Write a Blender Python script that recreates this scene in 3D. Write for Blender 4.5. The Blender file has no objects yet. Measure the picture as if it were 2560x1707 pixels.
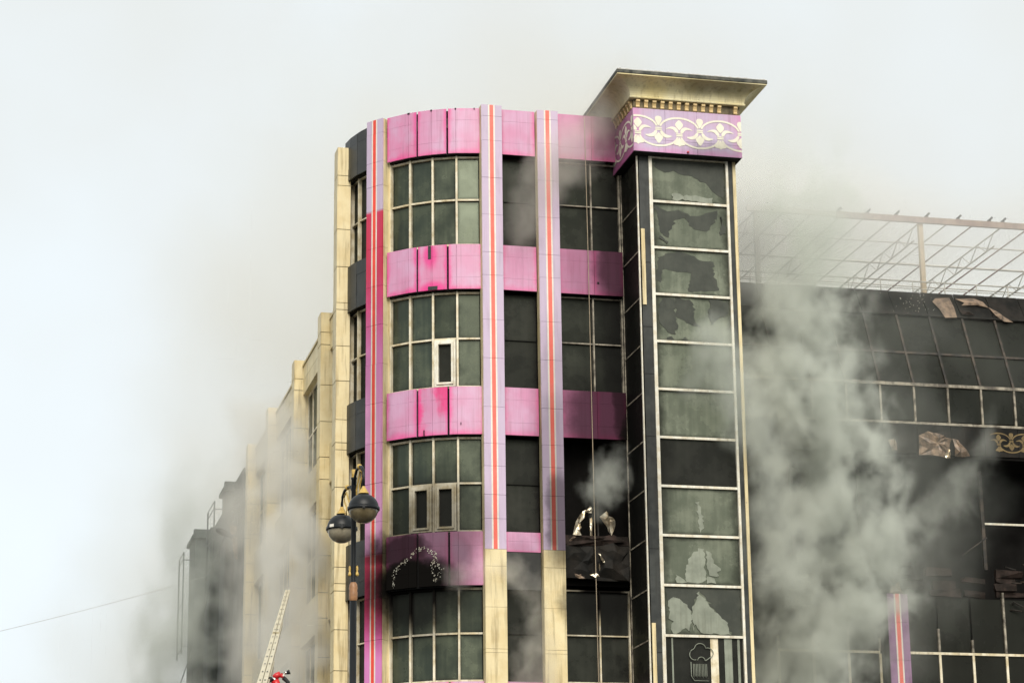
import bpy, math, random
from math import sin, cos, radians as R, pi
from mathutils import Vector, Matrix
random.seed(7)
scene = bpy.context.scene
col = scene.collection

# ------------------------------------------------------------------ camera
PITCH, ROLL, YAW = 0.27599, -0.0122, 0.23418
ZC = 1.7                                   # eye height
cd = bpy.data.cameras.new('camera'); cam = bpy.data.objects.new('camera', cd); col.objects.link(cam)
cd.lens = 85; cd.sensor_width = 36; cd.clip_end = 6000
_fw = Vector((0, cos(PITCH), sin(PITCH))); _rt = Vector((1, 0, 0)); _up = _rt.cross(_fw)
_r2 = _rt * cos(ROLL) + _up * sin(ROLL); _u2 = _up * cos(ROLL) - _rt * sin(ROLL)
cam.matrix_world = Matrix(((_r2.x, _u2.x, -_fw.x, 0), (_r2.y, _u2.y, -_fw.y, 0), (_r2.z, _u2.z, -_fw.z, ZC), (0, 0, 0, 1)))
scene.camera = cam

# ------------------------------------------------------------------ world, sun, exposure
SKY_SHIFT = (3.7, 1.3, 7.1)
SUN_EL, SUN_AZ = R(36), R(174)             # the sun is behind the camera, veiled by cloud and smoke
w = bpy.data.worlds.new('World'); scene.world = w; w.use_nodes = True
nt = w.node_tree; nt.nodes.clear()
out = nt.nodes.new('ShaderNodeOutputWorld'); bg = nt.nodes.new('ShaderNodeBackground')
sky = nt.nodes.new('ShaderNodeTexSky'); sky.sky_type = 'NISHITA'; sky.sun_disc = False
sky.sun_elevation = SUN_EL; sky.sun_rotation = SUN_AZ; sky.dust_density = 6; sky.air_density = 1.2
tc = nt.nodes.new('ShaderNodeTexCoord')
nz = nt.nodes.new('ShaderNodeTexNoise'); nz.inputs['Scale'].default_value = 3.2; nz.inputs['Detail'].default_value = 5
nz.inputs['Roughness'].default_value = .45
rp = nt.nodes.new('ShaderNodeValToRGB')
rp.color_ramp.elements[0].position = .38; rp.color_ramp.elements[0].color = (9.3, 9.3, 8.6, 1)
rp.color_ramp.elements[1].position = .66; rp.color_ramp.elements[1].color = (10.6, 11.5, 12.0, 1)
mx = nt.nodes.new('ShaderNodeMix'); mx.data_type = 'RGBA'; mx.inputs[0].default_value = .82
mp = nt.nodes.new('ShaderNodeMapping'); mp.inputs['Location'].default_value = SKY_SHIFT
nt.links.new(tc.outputs['Generated'], mp.inputs[0]); nt.links.new(mp.outputs[0], nz.inputs['Vector']); nt.links.new(nz.outputs['Fac'], rp.inputs['Fac'])
nt.links.new(sky.outputs[0], mx.inputs[6]); nt.links.new(rp.outputs[0], mx.inputs[7])
nt.links.new(mx.outputs[2], bg.inputs[0]); bg.inputs[1].default_value = .1
nt.links.new(bg.outputs[0], out.inputs[0])
ld = bpy.data.lights.new('sun', 'SUN'); sun = bpy.data.objects.new('sun', ld); col.objects.link(sun)
ld.energy = 2.85; ld.angle = R(36); ld.color = (1, .945, .85)
_sd = Vector((sin(SUN_AZ) * cos(SUN_EL), cos(SUN_AZ) * cos(SUN_EL), sin(SUN_EL)))
sun.rotation_euler = _sd.to_track_quat('Z', 'Y').to_euler(); sun.location = (0, -20, 60)
scene.view_settings.view_transform = 'Standard'; scene.view_settings.look = 'None'
scene.view_settings.exposure = 0; scene.view_settings.gamma = 1; scene.view_settings.use_curve_mapping = False
scene.render.engine = 'CYCLES'
cy = scene.cycles
cy.use_denoising = True; cy.max_bounces = 6; cy.diffuse_bounces = 2; cy.glossy_bounces = 3; cy.transmission_bounces = 3
cy.volume_bounces = 2; cy.transparent_max_bounces = 8; cy.use_adaptive_sampling = True; cy.adaptive_threshold = .02
cy.volume_step_rate = 1.5; cy.volume_max_steps = 256; cy.caustics_reflective = False; cy.caustics_refractive = False

# ------------------------------------------------------------------ building frame: u along the front, v backwards, z above the eye
O = Vector((3.818, 62.0, 0.0))
U = Vector((cos(YAW), sin(YAW), 0)); V = Vector((-sin(YAW), cos(YAW), 0))
def W(u, v, z): return O + U * u + V * v + Vector((0, 0, z + ZC))

def children(o): return [c for c in bpy.data.objects if c.parent == o]
def tag(o, label=None, cat=None, group=None, kind=None):
    if label: o['label'] = label
    if cat: o['category'] = cat
    if group: o['group'] = group
    if kind: o['kind'] = kind
    return o

class Frame:                                # an Empty at a thing's base on the ground, in the building's axes
    def __init__(s, name, u, v, label, cat, group=None):
        e = bpy.data.objects.new(name, None); col.objects.link(e)
        e.location = O + U * u + V * v; e.rotation_euler = (0, 0, YAW); e.empty_display_size = .3
        tag(e, label, cat, group); s.root = e; s.off = (-u, -v, ZC)
    def mb(s): return MB(s.off)

class MB:
    def __init__(s, off=(0, 0, 0)):
        s.v = []; s.f = []; s.m = []; s.uv = []; s.off = off; s.smooth = []
    def add(s, pts): 
        n = len(s.v); o = s.off
        s.v += [(p[0] + o[0], p[1] + o[1], p[2] + o[2]) for p in pts]; return n
    def face(s, idx, m=0, uv=None, sm=False):
        s.f.append(tuple(idx)); s.m.append(m); s.uv.append(uv); s.smooth.append(sm)
    def poly(s, pts, m=0, uv=None):
        n = s.add(pts); s.face(range(n, n + len(pts)), m, uv)
    def hexa(s, b, m=0, fuv=None, fm=None):  # b: 8 points, front 0-3 (ll, lr, ur, ul), back 4-7
        n = s.add(b)
        for k, q in enumerate(((0, 1, 2, 3), (5, 4, 7, 6), (4, 0, 3, 7), (1, 5, 6, 2), (3, 2, 6, 7), (4, 5, 1, 0))):
            s.face([n + i for i in q], fm if (k == 0 and fm is not None) else m, fuv if k == 0 else None)
    def box(s, u0, u1, v0, v1, z0, z1, m=0, fuv=None):
        s.hexa([(u0, v0, z0), (u1, v0, z0), (u1, v0, z1), (u0, v0, z1), (u0, v1, z0), (u1, v1, z0), (u1, v1, z1), (u0, v1, z1)], m, fuv)
    def bar(s, p, q, z0, z1, d0=0., d1=.05, m=0, fuv=None, fm=None, e0=0, e1=0):
        # plan segment p->q seen left to right from outside; d measured outwards from the segment
        t = Vector((q[0] - p[0], q[1] - p[1])); t.normalize(); n = (t.y, -t.x)
        p = (p[0] - t.x * e0, p[1] - t.y * e0); q = (q[0] + t.x * e1, q[1] + t.y * e1)
        P = lambda a, d, z: (a[0] + n[0] * d, a[1] + n[1] * d, z)
        s.hexa([P(p, d1, z0), P(q, d1, z0), P(q, d1, z1), P(p, d1, z1), P(p, d0, z0), P(q, d0, z0), P(q, d0, z1), P(p, d0, z1)], m, fuv, fm)
    def prism(s, plan, z0, z1, m=0):
        k = len(plan); n = s.add([(a, b, z0) for a, b in plan] + [(a, b, z1) for a, b in plan])
        for i in range(k):
            j = (i + 1) % k; s.face((n + i, n + j, n + k + j, n + k + i), m)
        s.face(range(n + k, n + 2 * k), m); s.face(reversed(range(n, n + k)), m)
    def tube(s, path, r, seg=8, m=0, cap=True):
        pts = [Vector(p) for p in path]; rr = r if isinstance(r, (list, tuple)) else [r] * len(pts); rings = []
        for i, p in enumerate(pts):
            t = (pts[min(i + 1, len(pts) - 1)] - pts[max(i - 1, 0)]).normalized()
            a = t.cross(Vector((0, 0, 1)) if abs(t.z) < .9 else Vector((1, 0, 0))).normalized(); b = t.cross(a)
            n = s.add([p + (a * cos(2 * pi * k / seg) + b * sin(2 * pi * k / seg)) * rr[i] for k in range(seg)]); rings.append(n)
        for a, b in zip(rings, rings[1:]):
            for k in range(seg): s.face((a + k, a + (k + 1) % seg, b + (k + 1) % seg, b + k), m, None, True)
        if cap: s.face(reversed(range(rings[0], rings[0] + seg)), m); s.face(range(rings[-1], rings[-1] + seg), m)
    def lathe(s, c, prof, seg=24, m=0):      # prof: (radius, z)
        rings = [s.add([(c[0] + r * cos(2 * pi * k / seg), c[1] + r * sin(2 * pi * k / seg), c[2] + z) for k in range(seg)]) for r, z in prof]
        for a, b in zip(rings, rings[1:]):
            for k in range(seg): s.face((a + k, a + (k + 1) % seg, b + (k + 1) % seg, b + k), m, None, True)
    def strut(s, a, b, w, m=0):              # square bar between two points
        s.tube([a, b], w * .7071, 4, m)
    def build(s, name, mats, parent=None):
        me = bpy.data.meshes.new(name); me.from_pydata(s.v, [], s.f)
        for x in (mats if isinstance(mats, (list, tuple)) else [mats]): me.materials.append(x)
        me.polygons.foreach_set('material_index', s.m); me.polygons.foreach_set('use_smooth', s.smooth)
        if any(s.uv):
            ul = me.uv_layers.new(name='UVMap')
            for p in me.polygons:
                u = s.uv[p.index]
                for k, li in enumerate(p.loop_indices): ul.data[li].uv = u[k] if u else (.5, .5)
        me.update()
        o = bpy.data.objects.new(name, me); col.objects.link(o)
        if parent is not None: o.parent = parent
        return o

# ------------------------------------------------------------------ materials
def _new(name):
    m = bpy.data.materials.new(name); m.use_nodes = True; t = m.node_tree; t.nodes.clear()
    o = t.nodes.new('ShaderNodeOutputMaterial'); b = t.nodes.new('ShaderNodeBsdfPrincipled'); t.links.new(b.outputs[0], o.inputs[0])
    return m, t, b
def N(t, kind, **kw):
    n = t.nodes.new(kind)
    for k, v in kw.items(): setattr(n, k, v)
    return n
def math_(t, op, a, b=None, c=None, clamp=False):
    n = t.nodes.new('ShaderNodeMath'); n.operation = op; n.use_clamp = clamp
    for i, x in enumerate((a, b, c)):
        if x is None: continue
        if isinstance(x, (int, float)): n.inputs[i].default_value = x
        else: t.links.new(x, n.inputs[i])
    return n.outputs[0]
def vmath(t, op, a, b=None):
    n = t.nodes.new('ShaderNodeVectorMath'); n.operation = op
    for i, x in enumerate((a, b)):
        if x is None: continue
        if isinstance(x, (tuple, Vector)): n.inputs[i].default_value = tuple(x)
        else: t.links.new(x, n.inputs[i])
    return n.outputs['Value'] if op in ('LENGTH', 'DOT_PRODUCT', 'DISTANCE') else n.outputs[0]
def mixc(t, f, a, b, blend='MIX'):
    n = t.nodes.new('ShaderNodeMix'); n.data_type = 'RGBA'; n.blend_type = blend
    for s, x in ((0, f), (6, a), (7, b)):
        if isinstance(x, (int, float)): n.inputs[s].default_value = x
        elif isinstance(x, tuple): n.inputs[s].default_value = (*x[:3], 1)
        else: t.links.new(x, n.inputs[s])
    return n.outputs[2]
def ramp(t, x, a, b, lo=0., hi=1., smooth=True):
    n = t.nodes.new('ShaderNodeMapRange'); n.interpolation_type = 'SMOOTHSTEP' if smooth else 'LINEAR'
    t.links.new(x, n.inputs[0])
    for i, v in enumerate((a, b, lo, hi)): n.inputs[i + 1].default_value = v
    return n.outputs[0]
def noise(t, vec, scale, detail=4, rough=.55):
    n = t.nodes.new('ShaderNodeTexNoise'); n.inputs['Scale'].default_value = scale; n.inputs['Detail'].default_value = detail
    n.inputs['Roughness'].default_value = rough
    if vec is not None: t.links.new(vec, n.inputs['Vector'])
    return n.outputs['Fac']

# position in the building's own axes (u, v, z)
gp = bpy.data.node_groups.new('building_position', 'ShaderNodeTree')
gp.interface.new_socket('Position', in_out='OUTPUT', socket_type='NodeSocketVector')
_g = gp.nodes.new('NodeGroupOutput'); _p = gp.nodes.new('ShaderNodeNewGeometry')
_d = vmath(gp, 'SUBTRACT', _p.outputs['Position'], tuple(O + Vector((0, 0, ZC))))
_c = gp.nodes.new('ShaderNodeCombineXYZ')
gp.links.new(vmath(gp, 'DOT_PRODUCT', _d, tuple(U)), _c.inputs[0]); gp.links.new(vmath(gp, 'DOT_PRODUCT', _d, tuple(V)), _c.inputs[1])
gp.links.new(vmath(gp, 'DOT_PRODUCT', _d, (0, 0, 1)), _c.inputs[2]); gp.links.new(_c.outputs[0], _g.inputs[0])
# soot deposits left by the fire: blobs (centre, radii, strength) broken up by noise
SOOT = [((-6.2, 2.2, 11.1), (2.2, 3, 1.9), 1.0), ((-6.35, 2.6, 12.1), (1.6, 2.5, 1.0), .95), ((-6.75, 2.8, 11.6), (.42, 2, 2.0), .7), ((-5.4, 1.9, 12.0), (1.3, 2, 1.1), .72), ((-7.0, 3.2, 15.5), (.5, 2.5, 6), .3),
        ((-5.7, 2.0, 12.7), (2.0, 3, 2.0), .72),
        ((-1.0, 1.5, 13.2), (1.5, 2.2, 2.6), 1.0), ((-.2, 1.5, 14.0), (1.0, 2.4, 5.0), 1.0), ((-.3, 1.6, 17.0), (1.2, 2.0, 5.6), .95),
        ((-.5, 1.5, 20.4), (1.3, 1.2, 3.6), .88), ((-1.1, 1.4, 15.8), (1.7, 1.2, 2.2), .86), ((-1.3, 1.4, 19.8), (1.3, 1.2, 2.0), .35), ((-2.5, 1.2, 14.2), (1.0, 1.0, 3.8), .5),
        ((-2.35, 1.3, 13.0), (.75, 1.0, 2.2), .8), ((-1.9, 1.3, 10.7), (.62, .8, 1.6), .85), ((-2.5, 1.3, 16.0), (.8, .6, 3.2), .3),
        ((-1.1, 1.7, 11.0), (1.35, 1.2, 1.5), 1.0), ((-3.3, 1.6, 11.9), (.8, .6, .9), .3), ((1.9, -.4, 22.7), (1.4, .8, .7), .45), ((-.6, .8, 22.2), (.4, 2.2, 1.5), .45),
        ((1.7, -.8, 24.7), (1.6, .8, .45), .55), ((-1.0, .9, 24.4), (.9, 2.4, .8), .5), ((-.7, 1.5, 23.6), (.8, 1.2, 1.4), .45)]
gs = bpy.data.node_groups.new('soot_deposit', 'ShaderNodeTree')
gs.interface.new_socket('Soot', in_out='OUTPUT', socket_type='NodeSocketFloat')
_g = gs.nodes.new('NodeGroupOutput'); _b = gs.nodes.new('ShaderNodeGroup'); _b.node_tree = gp
_n = gs.nodes.new('ShaderNodeTexNoise'); _n.inputs['Scale'].default_value = 1.1; _n.inputs['Detail'].default_value = 6; _n.inputs['Roughness'].default_value = .6
gs.links.new(_b.outputs[0], _n.inputs['Vector'])
_o = vmath(gs, 'MULTIPLY', vmath(gs, 'SUBTRACT', _n.outputs['Color'], (.5, .5, .5)), (.7, .4, .9))
_q = vmath(gs, 'ADD', _b.outputs[0], _o); acc = None
for c, r, k in SOOT:
    l = vmath(gs, 'LENGTH', vmath(gs, 'MULTIPLY', vmath(gs, 'SUBTRACT', _q, c), (1 / r[0], 1 / r[1], 1 / r[2])))
    f = ramp(gs, l, 1.0, .35, 0, k); acc = f if acc is None else math_(gs, 'MAXIMUM', acc, f)
gs.links.new(acc, _g.inputs[0])
def BP(t): n = t.nodes.new('ShaderNodeGroup'); n.node_tree = gp; return n.outputs[0]
def SOOTF(t): n = t.nodes.new('ShaderNodeGroup'); n.node_tree = gs; return n.outputs[0]
BLACK = (.006, .0055, .005)
UVQ = [(0, 0), (1, 0), (1, 1), (0, 1)]
def finish(t, b, c, rough, spec, soot=1., grime=.0, metal=0., bump=0., bscale=20):
    if grime:                                # vertical rain streaks and dust
        p = vmath(t, 'MULTIPLY', BP(t), (5.5, 5.5, .35)); s = noise(t, p, 1.6, 5, .6)
        c = mixc(t, math_(t, 'MULTIPLY', ramp(t, s, .48, .72), grime), c, (.32, .27, .20), 'MULTIPLY')
    if soot:
        sf = math_(t, 'MULTIPLY', SOOTF(t), soot); c = mixc(t, sf, c, BLACK)
        t.links.new(math_(t, 'MULTIPLY', math_(t, 'SUBTRACT', 1., sf), spec), b.inputs['Specular IOR Level'])
    if isinstance(c, tuple): b.inputs['Base Color'].default_value = (*c, 1)
    else: t.links.new(c, b.inputs['Base Color'])
    b.inputs['Roughness'].default_value = rough; b.inputs['Specular IOR Level'].default_value = spec; b.inputs['Metallic'].default_value = metal
    if bump:
        bn = t.nodes.new('ShaderNodeBump'); bn.inputs['Strength'].default_value = bump; bn.inputs['Distance'].default_value = .02
        t.links.new(noise(t, BP(t), bscale, 4), bn.inputs['Height']); t.links.new(bn.outputs[0], b.inputs['Normal'])
def surf(name, c, rough=.5, spec=.4, var=.12, vs=2.5, c2=None, soot=1., grime=.3, metal=0., bump=0., bscale=20):
    m, t, b = _new(name)
    x = noise(t, BP(t), vs, 5, .6)
    a = mixc(t, ramp(t, x, .35, .68), c, c2 or tuple(k * (1 - var * 2) for k in c))
    oi = t.nodes.new('ShaderNodeObjectInfo')
    a = mixc(t, math_(t, 'MULTIPLY', oi.outputs['Random'], var), a, tuple(k * .55 for k in c))
    finish(t, b, a, rough, spec, soot, grime, metal, bump, bscale)
    return m
def pink_mat(name='faded_pink_cladding', c1=(.62, .385, .555), c2=(.62, .275, .44), cm=(.74, .05, .27), cp=(.46, .13, .28)):
    # printed cladding, bleached in the middle of each panel, the strong magenta surviving along the joints
    m, t, b = _new(name)
    uv = N(t, 'ShaderNodeUVMap'); sx = N(t, 'ShaderNodeSeparateXYZ'); t.links.new(uv.outputs[0], sx.inputs[0])
    oi = t.nodes.new('ShaderNodeObjectInfo'); oc = N(t, 'ShaderNodeSeparateColor'); t.links.new(oi.outputs['Color'], oc.inputs[0])
    p = BP(t)
    wob = math_(t, 'MULTIPLY', math_(t, 'SUBTRACT', noise(t, p, 2.2, 5, .6), .5), .22)
    ex = math_(t, 'MINIMUM', sx.outputs[0], math_(t, 'SUBTRACT', 1., sx.outputs[0]))
    ey = math_(t, 'MULTIPLY', math_(t, 'MINIMUM', sx.outputs[1], math_(t, 'SUBTRACT', 1.12, sx.outputs[1])), .9)
    e = math_(t, 'ADD', math_(t, 'MINIMUM', ex, ey), wob)
    edge = ramp(t, e, .15, -.03)
    strength = math_(t, 'MULTIPLY', edge, oc.outputs[0], clamp=True)
    body = mixc(t, ramp(t, noise(t, p, .9, 3), .35, .65), c1, c2)
    rib = noise(t, vmath(t, 'MULTIPLY', p, (16, 16, .4)), 1.5, 3)
    body = mixc(t, math_(t, 'MULTIPLY', ramp(t, rib, .4, .7), .28), body, tuple(k * .8 for k in c2))
    body = mixc(t, oc.outputs[1], body, cp)
    c = mixc(t, strength, body, cm)
    for cc_, rr_ in (((-5.74, 1.9, 20.15), (.26, .7, .5)), ((-5.66, 1.86, 19.22), (.5, .7, .28))):
        lq = vmath(t, 'LENGTH', vmath(t, 'MULTIPLY', vmath(t, 'SUBTRACT', p, cc_), tuple(1 / k for k in rr_)))
        c = mixc(t, math_(t, 'MULTIPLY', ramp(t, math_(t, 'ADD', lq, wob), 1., .35), .85), c, (.74, .035, .26))
    blot = math_(t, 'MULTIPLY', ramp(t, noise(t, vmath(t, 'MULTIPLY', p, (1, 1, .7)), 1.5, 4, .55), .42, .62), oc.outputs[2], clamp=True)
    c = mixc(t, blot, c, (.70, .03, .20))
    finish(t, b, c, .42, .45, 1., .22, bump=.06, bscale=14)
    return m
def print_mat(name, stops, spec=.45):        # colour by height: reprinted lengths of the pier cladding
    m, t, b = _new(name)
    p = BP(t); s = N(t, 'ShaderNodeSeparateXYZ'); t.links.new(p, s.inputs[0])
    n = t.nodes.new('ShaderNodeValToRGB'); t.links.new(ramp(t, s.outputs[2], 6., 26., smooth=False), n.inputs[0])
    els = n.color_ramp.elements
    for e, (z, c) in ((els[0], stops[0]), (els[1], stops[-1])): e.position = (z - 6) / 20; e.color = (*c, 1)
    for z, c in stops[1:-1]: e = els.new((z - 6) / 20); e.color = (*c, 1)
    rib = noise(t, vmath(t, 'MULTIPLY', p, (14, 14, .5)), 1.5, 4)
    c = mixc(t, math_(t, 'MULTIPLY', ramp(t, rib, .42, .7), .12), n.outputs[0], (.46, .14, .32))
    oi = t.nodes.new('ShaderNodeObjectInfo')
    c = mixc(t, math_(t, 'MULTIPLY', oi.outputs['Random'], .06), c, (.40, .25, .42))
    finish(t, b, c, .42, spec, 1., .2, bump=.05, bscale=12)
    return m
def glass_mat(name, c, refl, rough, film=(.2, .22, .17), filmamt=.5, soot=.9, fs=1.2):
    # tinted, coated glass with a smoke film on it
    m, t, b = _new(name)
    p = BP(t); x = noise(t, p, fs, 6, .62); st = noise(t, vmath(t, 'MULTIPLY', p, (4, 4, .3)), 1.3, 5, .6)
    f = math_(t, 'MULTIPLY', ramp(t, math_(t, 'ADD', math_(t, 'MULTIPLY', x, .6), math_(t, 'MULTIPLY', st, .4)), .4, .66), filmamt)
    oi = t.nodes.new('ShaderNodeObjectInfo')
    f = math_(t, 'MULTIPLY', f, ramp(t, oi.outputs['Random'], 0, 1, .6, 1.3, False), clamp=True)
    cc = mixc(t, f, c, film)
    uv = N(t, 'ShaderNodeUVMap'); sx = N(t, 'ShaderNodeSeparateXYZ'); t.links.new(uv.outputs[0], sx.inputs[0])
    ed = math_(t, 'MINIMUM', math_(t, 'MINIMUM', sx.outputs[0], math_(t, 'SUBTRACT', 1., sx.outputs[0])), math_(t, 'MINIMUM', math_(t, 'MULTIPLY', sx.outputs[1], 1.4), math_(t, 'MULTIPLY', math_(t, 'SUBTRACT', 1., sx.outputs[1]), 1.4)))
    edge_dark = math_(t, 'MULTIPLY', ramp(t, math_(t, 'ADD', ed, math_(t, 'MULTIPLY', math_(t, 'SUBTRACT', x, .5), .25)), .14, -.01), .75)  # glass colour darkens towards the edges of each pane
    cc = mixc(t, edge_dark, cc, (.010, .0095, .008))
    cc = mixc(t, math_(t, 'MULTIPLY', SOOTF(t), soot), cc, (.006, .006, .0055))
    t.links.new(cc, b.inputs['Base Color'])
    b.inputs['Roughness'].default_value = .6; b.inputs['Specular IOR Level'].default_value = .06
    g = t.nodes.new('ShaderNodeBsdfGlossy'); g.inputs['Color'].default_value = (.74, .84, .64, 1)
    t.links.new(ramp(t, x, .3, .7, rough * .6, rough * 1.5), g.inputs['Roughness'])
    bn = t.nodes.new('ShaderNodeBump'); bn.inputs['Strength'].default_value = .06; bn.inputs['Distance'].default_value = .05
    t.links.new(noise(t, p, 1.1, 2), bn.inputs['Height']); t.links.new(bn.outputs[0], g.inputs['Normal'])
    lw = t.nodes.new('ShaderNodeLayerWeight'); lw.inputs[0].default_value = .35
    ms = t.nodes.new('ShaderNodeMixShader')
    rr = math_(t, 'MULTIPLY', ramp(t, oi.outputs['Random'], 0, 1, .65, 1.3, False), math_(t, 'SUBTRACT', refl, math_(t, 'MULTIPLY', edge_dark, refl * .8)))
    k = math_(t, 'ADD', rr, math_(t, 'MULTIPLY', lw.outputs['Fresnel'], .25))
    k = math_(t, 'MULTIPLY', k, math_(t, 'SUBTRACT', 1., math_(t, 'MULTIPLY', SOOTF(t), soot)), clamp=True)
    t.links.new(k, ms.inputs[0]); t.links.new(b.outputs[0], ms.inputs[1]); t.links.new(g.outputs[0], ms.inputs[2])
    o = [n for n in t.nodes if n.bl_idname == 'ShaderNodeOutputMaterial'][0]; t.links.new(ms.outputs[0], o.inputs[0])
    return m

M = {}
M['pink'] = pink_mat()
LIL, PNK, CRIM = (.53, .435, .57), (.68, .32, .55), (.56, .014, .062)
M['print'] = surf('lilac_pier_cladding', LIL, .42, .45, .08, 1.2, (.57, .45, .60), 1., .24)
M['print_reprint'] = print_mat('reprinted_pier_cladding', [(6, (.62, .20, .50)), (9.2, (.68, .22, .52)), (9.9, (.64, .10, .32)), (10.6, (.58, .03, .12)), (12.08, CRIM), (12.1, PNK), (15.5, PNK), (17.6, (.66, .20, .46)), (18.9, (.62, .06, .20)), (19.9, CRIM), (21.68, CRIM), (21.70, LIL), (24.4, LIL)])
M['white'] = surf('white_stripe', (.82, .78, .70), .45, .4, .06, 3, None, 1., .15)
M['orange'] = surf('orange_stripe', (.86, .15, .11), .45, .4, .08, 2, (.84, .19, .15), 1., .1)
M['red'] = surf('red_stripe', (.86, .075, .045), .45, .4, .08, 2, None, 1., .1)
M['cream'] = surf('cream_cladding', (.78, .67, .41), .5, .35, .14, 1.8, (.70, .57, .31), 1., .62, bump=.12, bscale=30)
M['cream_frame'] = surf('cream_frame', (.82, .76, .60), .45, .4, .10, 3, (.55, .46, .28), 1., .5)
M['white_frame'] = surf('white_frame', (.80, .78, .68), .4, .4, .08, 5, (.66, .60, .46), .55, .4)
M['dark_panel'] = surf('charcoal_cladding', (.020, .022, .021), .42, .4, .25, 1.4, (.042, .042, .038), .9, .2, bump=.05)
M['core'] = surf('sooted_core', (.010, .0095, .009), .9, .05, .2, 2, None, .5, 0)
M['joint'] = surf('joint_black', (.012, .012, .012), .8, .2, .1, 3, None, 0, 0)
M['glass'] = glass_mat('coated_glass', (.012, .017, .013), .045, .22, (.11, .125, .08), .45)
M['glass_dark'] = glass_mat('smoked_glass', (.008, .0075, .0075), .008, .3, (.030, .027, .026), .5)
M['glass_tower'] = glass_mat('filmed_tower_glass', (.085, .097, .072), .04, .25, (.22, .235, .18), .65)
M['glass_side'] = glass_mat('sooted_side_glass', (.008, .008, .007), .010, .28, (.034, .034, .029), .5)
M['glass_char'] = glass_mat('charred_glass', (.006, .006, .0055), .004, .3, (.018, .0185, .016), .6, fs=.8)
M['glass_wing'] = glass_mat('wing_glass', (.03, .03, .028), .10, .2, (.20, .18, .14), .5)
M['film_dark'] = surf('dark_torn_film', (.036, .042, .033), .5, .3, .2, 2, (.060, .066, .052), .3, .2)
M['film_light'] = surf('pale_glass_remnant', (.27, .295, .235), .4, .4, .2, 2.5, (.19, .21, .165), .2, .3)
M['steel_post'] = surf('dark_blue_grey_post', (.022, .026, .025), .5, .3, .2, 2, (.055, .06, .056), .6, .4)
M['roof_dark'] = surf('weathered_roof_edge', (.05, .055, .05), .8, .3, .3, 6, (.14, .14, .12), .2, .4, bump=.5, bscale=25)
M['cove'] = surf('cream_cove', (.84, .77, .50), .5, .35, .08, 1.2, (.82, .70, .36), 1., .4)
M['gold'] = surf('gilded_bracket', (.78, .58, .28), .4, .5, .2, 8, (.66, .46, .2), .7, .3)
M['brown_band'] = surf('bracket_band', (.20, .16, .09), .6, .3, .3, 4, None, 1., .5)  # dark brown band behind the brackets
M['ornament'] = surf('ivory_ornament', (.85, .82, .68), .45, .4, .05, 3, None, 1., .1)
M['frieze'] = pink_mat('frieze_cladding', (.52, .44, .60), (.55, .39, .55), (.66, .16, .44), (.36, .06, .20))  # last colour holds the painted shade of the left face
M['char'] = surf('charred_cladding', (.010, .010, .009), .65, .12, .3, 2.0, (.028, .024, .02), 0, .4, bump=.4, bscale=6)
M['char_brown'] = surf('scorched_brown_cladding', (.015, .012, .010), .75, .1, .4, 3.0, (.05, .035, .03), 0, .5, bump=.5, bscale=9)
M['burnt_frame'] = surf('scorched_frame', (.40, .36, .28), .5, .4, .3, 4.0, (.06, .05, .04), 0, .5)
M['rust_frame'] = surf('sooted_mullion', (.018, .016, .014), .6, .3, .3, 4.0, (.075, .055, .04), 0, .3)
M['gold_print'] = surf('dull_gold_print', (.23, .165, .07), .6, .3, .3, 4, (.12, .085, .04), 0, .3)
M['metal'] = surf('bare_crumpled_metal', (.72, .66, .52), .3, .6, .25, 6, (.40, .30, .18), 0, .35, metal=.75, bump=.4, bscale=14)
M['peeled'] = surf('heat_browned_sheet', (.30, .21, .14), .5, .5, .3, 5, (.07, .05, .036), 0, .4, metal=.2, bump=.4, bscale=8)
M['steel_pale'] = surf('pale_hazed_steel', (.62, .61, .55), .5, .4, .15, 3, (.48, .45, .40), 0, .2)  # whitened so the roof bars carry smoke haze in their colour
M['steel_rust'] = surf('rusted_beam', (.22, .14, .115), .7, .3, .3, 2.5, (.36, .26, .21), 0, .3)
M['sand_post'] = surf('sand_coloured_post', (.62, .50, .34), .5, .4, .1, 3, None, 0, .2)
M['lamp_black'] = surf('black_lamp_enamel', (.006, .008, .010), .42, .34, .15, 6, None, 0, .0)
M['lamp_gold'] = surf('gold_lamp_paint', (.62, .42, .11), .38, .5, .2, 14, (.42, .27, .06), 0, .2)
M['bowl'] = surf('smoky_amber_bowl', (.20, .165, .10), .12, .5, .2, 5, (.12, .095, .05), 0, .3)
M['bowl_pale'] = surf('dusty_clear_bowl', (.38, .34, .25), .15, .5, .2, 5, (.26, .22, .15), 0, .3)
M['ladder'] = surf('cream_white_ladder', (.62, .56, .40), .4, .45, .1, 4, None, 0, .25)
M['eng_red'] = surf('fire_engine_red', (.62, .022, .025), .3, .55, .1, 3, None, 0, .1)
M['chrome'] = surf('bright_chrome', (.82, .80, .76), .18, .6, .1, 5, None, 0, 0, metal=1.)
M['rubber'] = surf('black_rubber', (.014, .014, .014), .6, .4, .2, 8, None, 0, 0)
M['far'] = surf('sooted_grey_green_wall', (.05, .06, .056), .8, .2, .3, .8, (.022, .026, .025), 0, .4)
M['asphalt'] = surf('asphalt', (.05, .05, .05), .9, .3, .2, 4, None, 0, 0, bump=.3)
M['paving'] = surf('paving', (.24, .22, .19), .85, .3, .15, 3, None, 0, 0)
M['earth'] = surf('ground_earth', (.16, .15, .13), .95, .2, .2, .5, None, 0, 0)
M['cable'] = surf('black_cable', (.03, .03, .03), .6, .3, .1, 4, None, 0, 0)
M['cream_cable'] = surf('dusty_pale_cable', (.42, .34, .24), .6, .3, .1, 4, None, 0, 0)

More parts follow.
